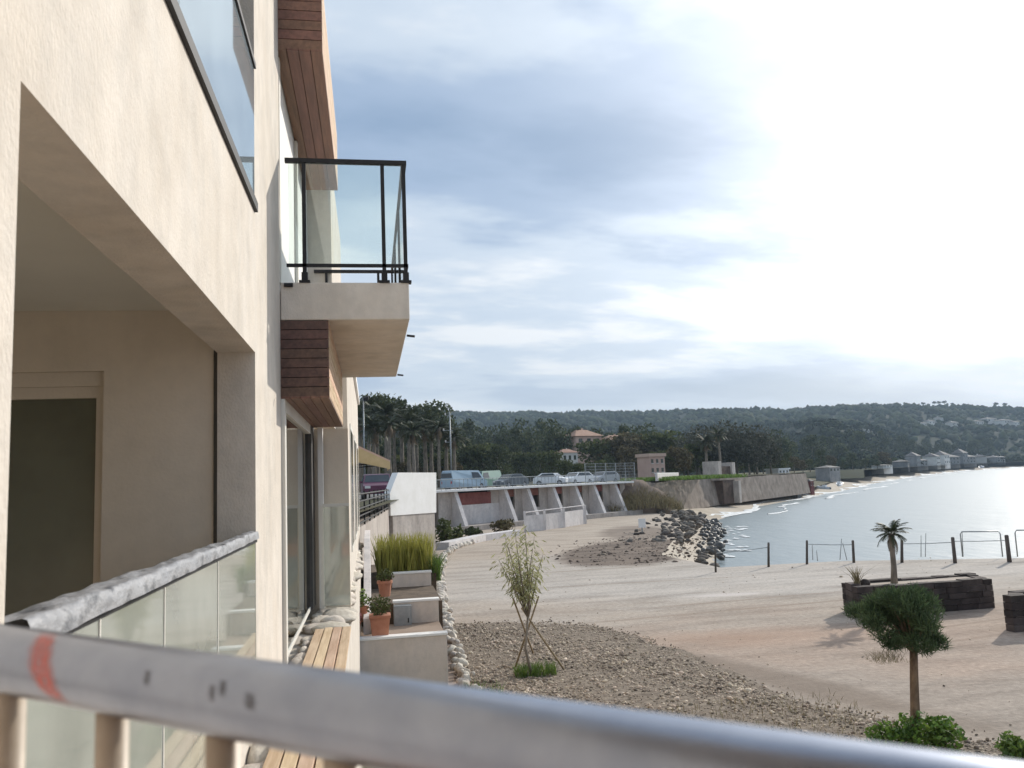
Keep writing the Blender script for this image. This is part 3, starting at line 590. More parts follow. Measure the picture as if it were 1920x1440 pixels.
# balcony
bx1, bY1 = 0.40, 12.05
sb = MB(); sb.box(AX + 0.003, bx1, yP, bY1, 5.87, 6.23); bc = part('balcony', sb, 'stucco', bld, bevel=0.012)
zr = 7.45
mb = MB(); mb.box(AX + 0.05, bx1 + 0.005, yP + 0.005, yP + 0.055, zr - 0.04, zr); mb.box(bx1 - 0.045, bx1 + 0.005, yP + 0.055, bY1 - 0.05, zr - 0.04, zr); mb.box(AX + 0.05, bx1 + 0.005, bY1 - 0.05, bY1, zr - 0.04, zr)
part('handrail', mb, 'metal_dark', bc)
mb = MB(); mb.box(AX + 0.06, bx1, yP + 0.012, yP + 0.04, 6.385, 6.415); mb.box(bx1 - 0.03, bx1, yP + 0.04, bY1 - 0.04, 6.385, 6.415); part('bottom_rail', mb, 'metal_dark', bc)
mb = MB(); mb.box(-0.45, bx1 - 0.04, bY1 - 0.045, bY1 - 0.01, 6.33, 6.41); part('bottom_rail', mb, 'metal_dark', bc)
for (x, y) in [(-0.575, yP + 0.03), (0.17, yP + 0.03), (bx1 - 0.025, yP + 0.03), (bx1 - 0.025, 9.2), (bx1 - 0.025, 10.6), (bx1 - 0.025, bY1 - 0.03), (0.17, bY1 - 0.03), (-0.575, bY1 - 0.03)]:
    mb = MB(); mb.box(x - 0.018, x + 0.018, y - 0.018, y + 0.018, 6.25, zr - 0.038); mb.box(x - 0.05, x + 0.05, y - 0.045, y + 0.045, 6.228, 6.25); mb.box(x - 0.028, x + 0.028, y - 0.028, y + 0.028, 6.25, 6.33); part('post', mb, 'metal_dark', bc)
mb = MB(); mb.box(AX + 0.08, bx1 - 0.05, yP + 0.02, yP + 0.03, 6.415, zr - 0.04); part('glass_panel', mb, 'glass_clear', bc)
for a_, b_ in ((yP + 0.06, 9.18), (9.22, 10.58), (10.62, bY1 - 0.06)):
    mb = MB(); mb.box(bx1 - 0.03, bx1 - 0.02, a_, b_, 6.415, zr - 0.04); part('glass_panel', mb, 'glass_clear', bc)
for y in (8.3, 11.3): mb = MB(); mb.tube([(bx1 - 0.01, y, 5.80), (bx1 + 0.07, y, 5.79)], 0.012, 8); part('drip_spout', mb, 'metal_dark', bc)
mb = MB(); mb.tube([(AX + 0.04, yP - 0.02, 6.20), (AX + 0.12, yP - 0.02, 6.20)], 0.02, 8); part('fixing', mb, 'metal_dark', bc)
# timber clad boxes: boards on end, side and underside
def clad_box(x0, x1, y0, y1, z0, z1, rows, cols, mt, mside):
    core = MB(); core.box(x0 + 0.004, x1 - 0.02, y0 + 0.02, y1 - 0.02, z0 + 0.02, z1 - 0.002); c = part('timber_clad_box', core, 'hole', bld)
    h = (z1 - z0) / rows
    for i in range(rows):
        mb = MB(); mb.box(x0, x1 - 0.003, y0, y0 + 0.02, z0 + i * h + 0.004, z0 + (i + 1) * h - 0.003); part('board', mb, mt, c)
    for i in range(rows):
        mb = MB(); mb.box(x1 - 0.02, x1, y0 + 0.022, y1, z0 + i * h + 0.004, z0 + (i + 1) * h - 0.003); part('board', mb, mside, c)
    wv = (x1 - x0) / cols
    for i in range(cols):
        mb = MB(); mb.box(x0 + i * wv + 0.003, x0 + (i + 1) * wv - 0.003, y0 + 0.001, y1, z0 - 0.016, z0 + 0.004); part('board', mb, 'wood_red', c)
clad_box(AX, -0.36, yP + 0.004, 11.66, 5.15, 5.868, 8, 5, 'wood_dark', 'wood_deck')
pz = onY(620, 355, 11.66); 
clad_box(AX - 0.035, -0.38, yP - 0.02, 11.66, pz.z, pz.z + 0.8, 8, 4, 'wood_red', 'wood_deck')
# the building's next wing, set forward
mb = MB(); mb.box(-3.6, -0.34, 13.2, 25.0, 0, 6.75); part('further_wing', mb, 'stucco', bld)
mb = MB(); mb.box(-3.6, -0.28, 13.1, 25.2, 6.75, 6.9); part('parapet', mb, 'white_paint', bld)
for y in (14.6, 18.0, 21.5):
    f_ = MB(); f_.box(-0.345, -0.325, y, y + 1.7, 3.2, 5.4); f_ = part('window', f_, 'frame_pale', bld); mb = MB(); mb.box(-0.33, -0.32, y + .1, y + 1.6, 3.3, 5.3); part('pane', mb, 'pane_dark', f_)

# crumpled sheet over the balustrade top
r = np.random.RandomState(21); ny, nc = 260, 15; V = np.zeros((ny, nc, 3)); 
ph = r.uniform(0, 6.28, 12)
for i in range(ny):
    y = yL + 0.01 + (yR - yL - 0.05) * i / (ny - 1); u = i / (ny - 1); wd = 0.060 * (1 - u) + 0.04 * u; hg = 0.062 * (1 - u) + 0.05 * u
    for k in range(nc):
        a_ = math.pi * (k / (nc - 1)); x = -0.81 + wd * math.cos(a_) ; z = 3.972 + hg * math.sin(a_)
        d = sum(math.sin(y * (4 + 4.3 * j) + k * (0.35 + 0.16 * j) * (1 if j % 3 else -1) + ph[j]) / (1.3 + j * 0.5) for j in range(7))
        V[i, k] = (x + 0.003 * d * math.cos(a_), y + 0.004 * d, max(3.968, 3.972 + hg * min(1.0, 1.5 * math.sin(a_)) + 0.0042 * d * math.sin(a_)))
Vf = V.reshape(-1, 3); ii, jj = np.meshgrid(np.arange(ny - 1), np.arange(nc - 1), indexing='ij'); q = (ii * nc + jj).ravel()
base = np.array([-0.81, 4.0, 3.97])
o = place('plastic_sheet', mesh_from('plastic_sheet', Vf - base, np.stack([q, q + 1, q + nc + 1, q + nc], 1), 'sheet', True), None, tuple(base))
tag(o, 'mottled grey protective sheet folded along the top of the loggia glass balustrade', 'plastic sheet')

# ------------------------------------------------------------------ foreground railing
rT = 0.027
def rail_pt(px):
    th = 120 + (158 - 120) / 600 * px; yc = (1173 + 0.137 * px) + th / 2
    return atD(px, yc, 2 * rT * F / (th * 0.985))
pa, pb = rail_pt(40), rail_pt(1850); dv = (pb - pa).normalized()
e0 = pa - dv * ((pa.x - (AX + 0.01)) / dv.x); e1 = pb + dv * 0.5
rl = thing('balcony_railing', (e0.x * .5 + e1.x * .5, e0.y * .5 + e1.y * .5, 2.86), 'round blue grey steel handrail on beige balusters, scuffed and marked with a red stripe', 'railing')
mb = MB(); mb.tube([e0.lerp(e1, i / 24) for i in range(25)], rT, 48); hr = part('handrail', mb, 'steel', rl, smooth=True)
ax1 = (CAM - pa); ax1 = (ax1 - dv * ax1.dot(dv)).normalized(); ax2 = dv.cross(ax1)       # ax1 points at the camera
if ax2.z < 0: ax2 = -ax2
def wrap_patch(s0, s1, a0, a1, wdt, n=18, wob=0.0):
    """a paint streak running over the tube from angle a0 (top) to a1, sliding from s0 to s1 along it"""
    vs = []; fs = []; rr = rT * 1.006; rg = random.Random(3)
    for i in range(n + 1):
        u = i / n; a_ = a0 + (a1 - a0) * u; s = s0 + (s1 - s0) * u; w_ = wdt * (0.75 + 0.35 * math.sin(u * 3.0)) + rg.gauss(0, wob)
        for q in (-1, -0.45, 0.45, 1): vs.append(pa + dv * (s + q * w_) + (ax1 * math.cos(a_) + ax2 * math.sin(a_)) * rr)
    for i in range(n):
        for q in range(3): fs.append((4 * i + q, 4 * i + q + 1, 4 * i + q + 5, 4 * i + q + 4))
    m_ = MB(); m_.add(vs, fs); return m_
s_at = lambda px: (rail_pt(px) - pa).dot(dv)
part('red_stripe', wrap_patch(s_at(98), s_at(168), 1.15, -1.15, (s_at(130) - s_at(100)) * .8, 18, 0.0008), 'red_mark', hr, True)
_o = hr.children[0]; _at = _o.data.attributes.new('edge', 'FLOAT', 'POINT'); _at.data.foreach_set('value', [(0.0, 1.0, 1.0, 0.0)[i % 4] * min(1, (i // 4) / 3, (18 - i // 4) / 3) for i in range(len(_o.data.vertices))])
for s, a_, ww in ((s_at(325), 0.1, 0.0022), (s_at(447), 0.0, 0.0018), (s_at(463), 0.15, 0.002), (s_at(518), -0.05, 0.003)):
    _o = part('scuff', wrap_patch(s, s + 0.004, a_ + 0.22, a_ - 0.2, ww * 1.8, 6, 0.0008), 'scuff', hr, True); _at = _o.data.attributes.new('edge', 'FLOAT', 'POINT'); _at.data.foreach_set('value', [(0.0, .8, .8, 0.0)[i % 4] * (0 if i // 4 in (0, 6) else 1) for i in range(len(_o.data.vertices))])
k0 = -3
for px in (-170, 22, 212, 418, 640, 890, 1160, 1460, 1800):
    p = rail_pt(px); mb = MB(); mb.tube([(p.x, p.y, 2.90), (p.x, p.y, p.z - rT * 0.6)], 0.012, 16); part('baluster', mb, 'baluster_paint', rl, smooth=True)
lo0, lo1 = Vector((e0.x, e0.y, 2.92)), Vector((e1.x, e1.y, 2.92)); mb = MB(); mb.tube([lo0, lo1], 0.016, 12); part('foot_rail', mb, 'steel', rl, smooth=True)
# the balcony the camera stands on, then two added light blockers
side = Vector((dv.y, -dv.x, 0)).normalized()
if side.y > 0: side = -side
f0, f1 = Vector((e0.x, e0.y, 2.56)) - side * 0.06, Vector((e1.x, e1.y, 2.56)) - side * 0.06
mb = MB(); mb.prism([f0, f1, Vector((f1.x, -3.2, 2.56)), Vector((AX, -3.2, 2.56))], (0, 0, 0.32)); part('viewing_balcony', mb, 'terracotta', bld)
mb = MB(); mb.box(AX + 0.003, 1.9, -3.6, 0.62, 5.90, 6.20); part('added_shade_slab', mb, 'stucco', bld)  # unseen slab, added to cut sky light on the handrail's near face
mb = MB(); mb.box(AX + 0.003, 1.9, -3.9, -3.6, 2.56, 6.20); part('added_dark_wall', mb, 'wood_dark', bld)  # unseen wall behind the camera, added as a dark reflection for the handrail

# ------------------------------------------------------------------ deck, stones and stepped planters along the building
dk = thing('timber_deck', (-0.45, 7.0, 2.6), 'narrow sunlit timber deck of long boards along the foot of the facade', 'deck')
DZ = 2.70; xs_ = [-0.66, -0.555, -0.455, -0.355, -0.25]
for i in range(4):
    mb = MB(); mb.box(xs_[i] + 0.005, xs_[i + 1] - 0.006, 3.2, 10.0 + 0.04 * (i % 2), DZ - 0.035, DZ + 0.004 * (i % 3)); part('board', mb, 'wood_deck', dk, bevel=0.004)
for y in np.arange(3.4, 10, 1.05): mb = MB(); mb.box(-0.64, -0.27, y, y + 0.06, DZ - 0.10, DZ - 0.036); part('joist', mb, 'wood_dark', dk)
mb = MB(); mb.box(-1.0, -0.27, 3.0, 25.0, 0.0, DZ - 0.101); single('terrace_wall', mb, 'stucco', 'long rendered terrace wall carrying the timber deck below the facade', 'wall', base=(-0.6, 14, 0))
cp = thing('stone_coping', (-0.5, 16.0, DZ - 0.1), 'row of rough pale limestone blocks edging the terrace beyond the deck', 'stone coping')
rms = [rock_mesh('coping_stone', 40 + i, 'limestone', 2, 0.7) for i in range(5)]
rg = random.Random(12)
def stone(parent, name, me, p, s, rz):
    o = place(name, me, parent); bz = root_of(parent).location; o.location = Vector(p) - bz; o.scale = s; o.rotation_euler = (rg.uniform(-.15, .15), rg.uniform(-.15, .15), rz); return o
y = 10.25
while y < 25:
    stone(cp, 'stone', rg.choice(rms), (-0.46 + rg.uniform(-.05, .05), y, DZ - 0.04), (0.20 * rg.uniform(.8, 1.15), 0.26 * rg.uniform(.8, 1.2), 0.12 * rg.uniform(.8, 1.3)), rg.uniform(-.3, .3))
    if rg.random() < .8: stone(cp, 'stone', rg.choice(rms), (-0.66 + rg.uniform(-.04, .04), y + .2, DZ - 0.05), (0.14, 0.2, 0.1 * rg.uniform(.8, 1.3)), rg.uniform(-.3, .3))
    y += rg.uniform(.34, .5)
y = 3.4
while y < 10:
    stone(cp, 'stone', rg.choice(rms), (-0.72, y, DZ - 0.06), (0.08, 0.17, 0.08), rg.uniform(-.2, .2)); y += .33

def wall_px(name, xl, xr, Y, ytop, zb, thick, mt, label, cat='wall', cap=0.05):
    a = onY(xl, ytop, Y); b_ = onY(xr, ytop, Y); zt = (a.z + b_.z) / 2
    th = thing(name, ((a.x + b_.x) / 2, Y, zb), label, cat)
    mb = MB(); mb.box(a.x, b_.x, Y, Y + thick, zb, zt - cap); part('wall', mb, mt, th, bevel=0.01)
    mb = MB(); mb.box(a.x - 0.02, b_.x + 0.02, Y - 0.02, Y + thick + 0.02, zt - cap, zt); part('coping', mb, 'white_paint', th, bevel=0.008)
    return a, b_, zt
a1, b1, z1 = wall_px('retaining_wall', 657, 838, 17.2, 1192, 0, 0.22, 'stucco_warm', 'broad cream retaining wall of the planted bed below the terrace, lowest of the steps')
a2, b2, z2 = wall_px('retaining_wall', 738, 822, 19.2, 1124, 0, 0.20, 'stucco_warm', 'small retaining wall with the grey meter cabinet leaning on its front')
a3, b3, z3 = wall_px('retaining_wall', 735, 808, 22.4, 1072, 0, 0.20, 'stucco_warm', 'white planter wall holding the tall yellow ornamental grass')
mb = MB(); mb.box(-0.26, b1.x, 17.42, 19.2, 0.0, z1 - 0.09); single('terrace_step', mb, 'damp_earth', kind='structure')
mb = MB(); mb.box(-0.26, b2.x + 0.1, 19.4, 22.4, 0.0, z2 - 0.09); single('terrace_step', mb, 'soil', kind='structure')
mb = MB(); mb.box(-0.26, b3.x + 0.15, 22.6, 26.0, 0.0, z3 - 0.09); single('terrace_step', mb, 'soil', kind='structure')
# sloping parapet beside the steps
q = [onX(668, 1030, -0.2), onX(676, 1000, -0.2)]
pr = [(-0.20, 17.6, 1.3), (-0.20, 24.6, 1.9), (-0.20, 24.6, 3.05), (-0.20, 22.2, 2.95), (-0.20, 18.4, 1.75), (-0.20, 17.6, 1.62)]
mb = MB(); mb.prism(pr, (0.16, 0, 0)); single('sloping_parapet', mb, 'white_dull', 'low cream parapet sloping down beside the planted steps', 'wall', base=(-0.1, 20, 1.3), bevel=0.01)
# tufts, pots and the cabinet
def blades(r, n, cx, cy, cz, rx, ry, h, lean, wd):
    bx_ = cx + r.uniform(-1, 1, n) * rx; by_ = cy + r.uniform(-1, 1, n) * ry; hh = h * r.uniform(.6, 1.1, n)
    l = r.normal(scale=lean, size=(n, 2)); a = r.uniform(0, 6.28, n); wx, wy = np.cos(a) * wd, np.sin(a) * wd
    B = np.stack([bx_, by_, np.full(n, cz)], 1); T1 = B + np.stack([l[:, 0] * hh * .35, l[:, 1] * hh * .35, hh * .6], 1); T2 = B + np.stack([l[:, 0] * hh, l[:, 1] * hh, hh], 1)
    Wv = np.stack([wx, wy, np.zeros(n)], 1)
    V = np.stack([B - Wv, B + Wv, T1 + Wv * .8, T1 - Wv * .8, T2 + Wv * .15, T2 - Wv * .15], 1).reshape(-1, 3); k = np.arange(n) * 6
    return V, np.concatenate([np.stack([k, k + 1, k + 2, k + 3], 1), np.stack([k + 3, k + 2, k + 4, k + 5], 1)])
def np_obj(name, V, Fc, mt, parent=None, base=(0, 0, 0), smooth=False):
    b_ = np.array(root_of(parent).location if parent else base); return place(name, mesh_from(name, V - b_, Fc, mt, smooth), parent, base)
r = np.random.RandomState(31)
gw = (b3.x - a3.x) / 2; gx = (a3.x + b3.x) / 2 - 0.16
V, Fc = blades(r, 1500, gx, 23.3, z3 - 0.1, gw + 0.22, 0.6, 1.0, 0.13, 0.012)
tag(np_obj('ornamental_grass', V, Fc, 'grass_yellow', None, (gx, 23.3, z3 - .1)), 'clump of tall yellow green ornamental grass growing above a white planter wall', 'grass plant')
V, Fc = blades(r, 260, b3.x + 0.15, 23.0, z3 - .3, 0.12, 0.4, 0.7, 0.3, 0.012)
tag(np_obj('leafy_weed', V, Fc, 'grass_green', None, (b3.x + .15, 23.0, z3 - .3)), 'loose pale green weeds at the open end of the grass planter', 'weeds')
def pot(px, py, Y, wpx, hpx, sq, label, plant, pm, hplant, npl):
    p = onY(px, py, Y); k = Y / F; rad = wpx * k / 2; h = hpx * k
    th = thing('potted_plant', p, label, 'potted plant')
    mb = MB()
    if sq: mb.hexa([(p.x + sx * rad * .78, p.y + sy * rad * .78, p.z) for sx, sy in ((-1, -1), (1, -1), (1, 1), (-1, 1))] + [(p.x + sx * rad, p.y + sy * rad, p.z + h) for sx, sy in ((-1, -1), (1, -1), (1, 1), (-1, 1))])
    else: mb.lathe([(rad * .7, 0), (rad * .95, h * .82), (rad * 1.08, h * .82), (rad * 1.08, h), (rad * .9, h), (rad * .88, h * .9)], p, 20)
    part('pot', mb, 'terracotta', th, bevel=0.008 if sq else 0)
    if sq: mb = MB(); mb.box(p.x - rad * 1.06, p.x + rad * 1.06, p.y - rad * 1.06, p.y + rad * 1.06, p.z + h - 0.05, p.z + h + 0.002); part('rim', mb, 'terracotta', th, bevel=0.006)
    rr = np.random.RandomState(int(px)); hp = hplant * k
    V, Fc = leaf_cloud(rr, [(p.x, p.y, p.z + h + hp * .5, rad * 1.15, rad * 1.15, hp * .55), (p.x - rad * .5, p.y, p.z + h + hp * .35, rad * .8, rad * .8, hp * .4), (p.x + rad * .5, p.y - .05, p.z + h + hp * .4, rad * .8, rad * .7, hp * .35)], npl, 0.035, 0.5, 0.3)
    np_obj('foliage', V, Fc, pm, th)
    mb = MB(); [mb.tube([(p.x, p.y, p.z + h * .8), (p.x + rg.uniform(-.6, .6) * rad, p.y + rg.uniform(-.4, .4) * rad, p.z + h + hp * .6)], 0.006, 5) for _ in range(5)]
    part('stem', mb, 'bark', th)['kind'] = 'stuff'
pot(713, 1195, 17.55, 36, 40, True, 'square terracotta pot with a dark bushy plant standing on the lowest wall', 'bush', 'leaf_mid', 34, 420)
pot(722, 1118, 20.0, 26, 28, False, 'round terracotta pot with a green shrub near the grass planter', 'shrub', 'leaf_mid', 20, 300)
pot(679, 1165, 18.0, 22, 26, False, 'small terracotta pot with one upright leafy plant against the parapet', 'plant', 'grass_green', 30, 160)
pot(666, 1190, 17.5, 20, 22, False, 'small pot of pink flowers at the end of the lowest wall', 'flowers', 'pink_flower', 20, 180)
p = onY(756, 1191, 18.95); k = 18.95 / F
cb = thing('meter_cabinet', p, 'grey metal meter cabinet standing against the small retaining wall', 'cabinet')
mb = MB(); mb.box(p.x - 16 * k, p.x + 16 * k, p.y, p.y + 0.22, z1 - 0.10, p.z + 52 * k); part('body', mb, 'thin_steel', cb, bevel=0.01)
mb = MB(); mb.box(p.x - 14 * k, p.x + 14 * k, p.y - 0.012, p.y + 0.002, p.z + 3 * k, p.z + 49 * k); d_ = part('door', mb, 'thin_steel', cb, bevel=0.004)
mb = MB(); mb.box(p.x + 9 * k, p.x + 11 * k, p.y - 0.03, p.y - 0.011, p.z + 22 * k, p.z + 30 * k); part('handle', mb, 'metal_dark', d_)
# rocks edging the gravel
bd = thing('stone_border', (1.9, 24, 0), 'irregular line of pale rocks edging the gravel and the sandy esplanade', 'stone border')
pts = [Vector((*P2(x, y, 0), 0)) for x, y in ((890, 1315), (876, 1290), (862, 1260), (852, 1225), (842, 1190), (833, 1150), (826, 1110), (824, 1075), (832, 1045), (850, 1030), (890, 1018), (925, 1008))]
bs = [rock_mesh('border_stone', 60 + i, 'limestone', 2, 0.75) for i in range(6)]
for p in along(pts, 0.30):
    D_ = p.y; k = 0.13 * (0.8 + D_ / 60)
    stone(bd, 'stone', rg.choice(bs), p + Vector((rg.uniform(-.1, .1), rg.uniform(-.1, .1), k * .45)), tuple(k * rg.uniform(.75, 1.35) for _ in range(3)), rg.uniform(0, 6))
    if rg.random() < .45: stone(bd, 'stone', rg.choice(bs), p + Vector((rg.uniform(-.05, .2), rg.uniform(-.1, .1), k * 1.0)), tuple(k * .7 * rg.uniform(.75, 1.2) for _ in range(3)), rg.uniform(0, 6))
# weeds along the bed
V1, F1 = blades(r, 900, 0.7, 14.5, 0, 0.9, 2.6, 0.28, 0.35, 0.008); V2, F2 = blades(r, 500, 2.2, 15.0, 0.02, 0.4, 3.0, 0.18, 0.5, 0.007)
o = np_obj('weeds', np.concatenate([V1, V2]), np.concatenate([F1, F2 + len(V1)]), 'grass_green'); o['kind'] = 'stuff'
V, Fc = blades(r, 1500, 6.0, 12.0, 0.02, 2.6, 3.2, 0.12, 0.5, 0.006); o = np_obj('sparse_weeds', V, Fc, 'dry_weed'); o['kind'] = 'stuff'

# ------------------------------------------------------------------ restaurant terrace beyond the building
A_, B_ = onY(672, 985, 25.3), onY(730, 956, 45.0); zb = 3.08; A_.z = zb; B_.z = zb
mb = MB(); mb.prism([Vector((-3.5, 25.3, 0)), Vector((A_.x, A_.y, 0)), Vector((B_.x, B_.y, 0)), Vector((-3.5, 45, 0))], (0, 0, zb)); single('terrace_wall', mb, 'concrete', 'cream base wall of the restaurant terrace under its dark railing', 'wall', base=(0, 35, 0))
tr_ = thing('terrace_railing', A_, 'dark metal railing of five bars along the edge of the restaurant terrace', 'railing')
for i in range(5):
    mb = MB(); mb.tube([A_ + Vector((0, 0, .12 + .22 * i)), B_ + Vector((0, 0, .12 + .22 * i))], 0.03, 6); part('bar', mb, 'metal_dark', tr_)
for i in range(9):
    p = A_.lerp(B_, i / 8); mb = MB(); mb.tube([p, p + Vector((0, 0, 1.08))], 0.028, 6); part('post', mb, 'metal_dark', tr_)
aw = thing('awning', (0.1, 27, 4.9), 'faded pink awning with a yellowish valance projecting over the restaurant terrace', 'awning')
zA = onY(664, 838, 27).z; zB = onY(730, 868, 27).z; xB = onY(730, 868, 27).x
mb = MB(); mb.prism([Vector((-0.45, 25.6, zA + .02)), Vector((xB, 25.9, zB + .05)), Vector((xB, 25.9, zB)), Vector((-0.45, 25.6, zA - .06))], (0, 4.2, 0)); part('canopy', mb, 'awning_pink', aw)
mb = MB(); mb.prism([Vector((-0.42, 25.58, zA - .06)), Vector((xB, 25.88, zB)), Vector((xB, 25.88, zB - .22)), Vector((-0.42, 25.58, zA - .52))], (0, 0.02, 0)); part('valance', mb, 'awning_trim', aw)
mb = MB(); mb.box(xB - .02, xB, 25.9, 29.9, zB - .2, zB); part('valance', mb, 'awning_trim', aw)
for y in (26.2, 29.5): mb = MB(); mb.tube([(-0.4, y, zA - .6), (xB - .1, y, zB)], 0.02, 6); part('arm', mb, 'metal_dark', aw)
wp = [onY(x, y, 44.0) for x, y in ((746, 886), (818, 886), (818, 961), (733, 967), (731, 925))]
dirp = Vector((0.52, 0.85, 0)); o0 = wp[4]
poly = []
for p in wp:
    d = ray(*[(746, 886), (818, 886), (818, 961), (733, 967), (731, 925)][len(poly)]); nrm = Vector((dirp.y, -dirp.x, 0)); t_ = (o0 - CAM).dot(nrm) / d.dot(nrm); poly.append(CAM + d * t_)
wb = thing('white_screen_wall', (poly[3].x, poly[3].y, 0), 'plain white slanted screen wall at the end of the restaurant terrace', 'wall')
mb = MB(); mb.prism(poly, (-0.3, 0.18, 0)); part('screen', mb, 'white_paint', wb)
mb = MB(); c0, c1 = poly[3], poly[2]; mb.prism([Vector((c0.x + .1, c0.y + .25, 0)), Vector((c1.x - .1, c1.y - .05, 0)), Vector((c1.x - .1, c1.y - .05, c1.z + .02)), Vector((c0.x + .1, c0.y + .25, c0.z + .02))], (-0.5, 0.3, 0)); part('plinth', mb, 'concrete', wb)

# ------------------------------------------------------------------ vehicles
def car(name, pos, rz, pm, label, style='hatch', group='cars on the car park', s=1.0):
    Ls = {'hatch': 4.0, 'van': 4.9, 'estate': 4.5}[style]
    prof = {'hatch': [(-2.0, .30), (-2.0, .78), (-1.25, .92), (-.55, 1.43), (.95, 1.47), (1.75, 1.0), (1.98, .9), (2.0, .3)],
            'estate': [(-2.25, .30), (-2.25, .75), (-1.3, .92), (-.55, 1.42), (1.5, 1.46), (2.15, 1.0), (2.25, .85), (2.25, .3)],
            'van': [(-2.45, .32), (-2.45, .85), (-2.0, 1.12), (-1.45, 1.95), (2.35, 2.0), (2.42, 1.9), (2.45, .9), (2.45, .32)]}[style]
    bl = 1.0 if style != 'van' else 1.15; wd = .86 if style != 'van' else .95
    th = thing(name, pos, label, 'car' if style != 'van' else 'van', group)
    rot = Matrix.Rotation(rz, 4, 'Z'); o3 = Vector(pos)
    tf = lambda q: o3 + rot @ (Vector(q) * s)
    def sec(f): return [f(x, z) for x, z in prof]
    n = len(prof); cols = []
    for yv, ins in ((-1, .12), (-.93, 0), (.93, 0), (1, .12)):
        cols.append([tf((x * (1 - (.02 if abs(yv) == 1 else 0)), yv * wd * (1 - max(0, z - bl) * .32), z - (.03 if abs(yv) == 1 and z > .5 else 0))) for x, z in prof])
    mb = MB(); vs = [p for c in cols for p in c]; fs = []
    for a in range(3):
        for i in range(n): j = (i + 1) % n; fs.append((a * n + i, a * n + j, (a + 1) * n + j, (a + 1) * n + i))
    fs += [tuple(range(n)), tuple(range(3 * n, 4 * n))[::-1]]; mb.add(vs, fs); part('body', mb, pm, th, bevel=0.03)
    top = max(z for x, z in prof); gx0, gx1 = prof[3][0] - .38, prof[4][0] + .1
    if style == 'van': gx1 = 1.9
    for sy in (-1, 1):
        mb = MB(); yv = lambda z: sy * (wd * (1 - max(0, z - bl) * .32) + .008)
        if style == 'van': gp = [(-1.65, 1.2), (-1.30, 1.75), (-.35, 1.78), (-.35, 1.2)]
        else: gp = [(gx0, bl + .02), (prof[3][0] + .05, top - .08), (gx1 - .25, top - .08), (gx1 + .25, bl + .04)]
        mb.prism([tf((x, yv(z), z)) for x, z in gp], rot @ Vector((0, -sy * .02, 0))); part('side_window', mb, 'car_glass', th)
    for q in (2, 4):
        (xa, za), (xb, zb_) = prof[q], prof[q + 1]
        if style == 'van' and q == 4: xa, za, xb, zb_ = 2.43, 1.8, 2.45, 1.2
        ax, az_, bx_, bz_ = xa + (xb - xa) * .12, za + (zb_ - za) * .12, xa + (xb - xa) * .9, za + (zb_ - za) * .9; nx, nz = -(bz_ - az_), (bx_ - ax); ln = math.hypot(nx, nz); nx, nz = nx / ln * .012, nz / ln * .012
        ya, yb = wd * (1 - max(0, az_ - bl) * .32) * .88, wd * (1 - max(0, bz_ - bl) * .32) * .88
        mb = MB(); mb.prism([tf((ax + nx, -ya, az_ + nz)), tf((ax + nx, ya, az_ + nz)), tf((bx_ + nx, yb, bz_ + nz)), tf((bx_ + nx, -yb, bz_ + nz))], rot @ Vector((-nx, 0, -nz))); part('windscreen' if q == 2 else 'rear_window', mb, 'car_glass', th)
    for sx in (-.64, .62):
        for sy in (-1, 1):
            c = tf((sx * Ls / 2, sy * (wd - .10), .31)); axv = rot @ Vector((0, .1 * s, 0))
            mb = MB(); mb.tube([c - axv, c + axv], .31 * s, 16); wh = part('wheel', mb, 'tyre', th); mb = MB(); mb.tube([c - axv * 1.05, c + axv * 1.05], .19 * s, 12); part('rim', mb, 'rim', wh)
    for sy in (-1, 1):
        mb = MB(); mb.obox(tf((-Ls / 2 + .02, sy * .62, .70)), rot @ Vector((.03, 0, 0)), rot @ Vector((0, .16, 0)), (0, 0, .07)); part('headlight', mb, 'lamp_white', th)
        mb = MB(); mb.obox(tf((Ls / 2 - .02, sy * .70, .80)), rot @ Vector((.03, 0, 0)), rot @ Vector((0, .08, 0)), (0, 0, .12)); part('tail_light', mb, 'lamp_red', th)
        mb = MB(); mb.obox(tf((prof[3][0] - .2, sy * (wd + .08), 1.0)), rot @ Vector((.05, 0, 0)), rot @ Vector((0, .09, 0)), (0, 0, .06)); part('mirror', mb, pm, th)
ra = math.atan2(rowD.y, rowD.x)
def parkpos(px, off): # on the car park, off metres behind the cabin roof's front line
    d = ray(px, 900); o_ = rowA - rowN * off; t_ = (Vector((o_.x, o_.y, 0)) - Vector((0, 0, 0))).dot(rowN) / Vector((d.x, d.y, 0)).dot(rowN); return Vector((d.x * t_, d.y * t_, PZ + 0.008))
car('parked_van', parkpos(870, 6), ra + math.pi, 'paint_bluegrey', 'pale blue grey van with a sloping windscreen parked above the beach cabins', 'van')
car('parked_car', parkpos(958, 6), ra, 'paint_grey', 'dark grey hatchback parked beside the blue grey van', 'hatch')
car('parked_car', parkpos(1034, 7), ra + 1.9, 'paint_white', 'white hatchback turned end on between the dark car and the long white estate', 'hatch')
car('parked_car', parkpos(1082, 6), ra, 'paint_white', 'white estate car parked lengthwise behind the roof railing', 'estate')
car('parked_car', parkpos(1132, 6.5), ra, 'paint_silver', 'silver estate car behind the tall wire fence', 'estate')
car('parked_car', parkpos(908, 11), ra + .2, 'paint_green', 'grey green van standing behind the blue grey van', 'van')
car('parked_car', Vector((0.35, 50, PZ + .01)), 1.62, 'paint_purple', 'dark purple hatchback parked behind the terrace railing under the awning', 'hatch', group=None)
car('parked_car', Vector((2.3, 60, PZ + .01)), 1.5, 'paint_white', 'small white hatchback behind the white screen wall', 'hatch', group=None)

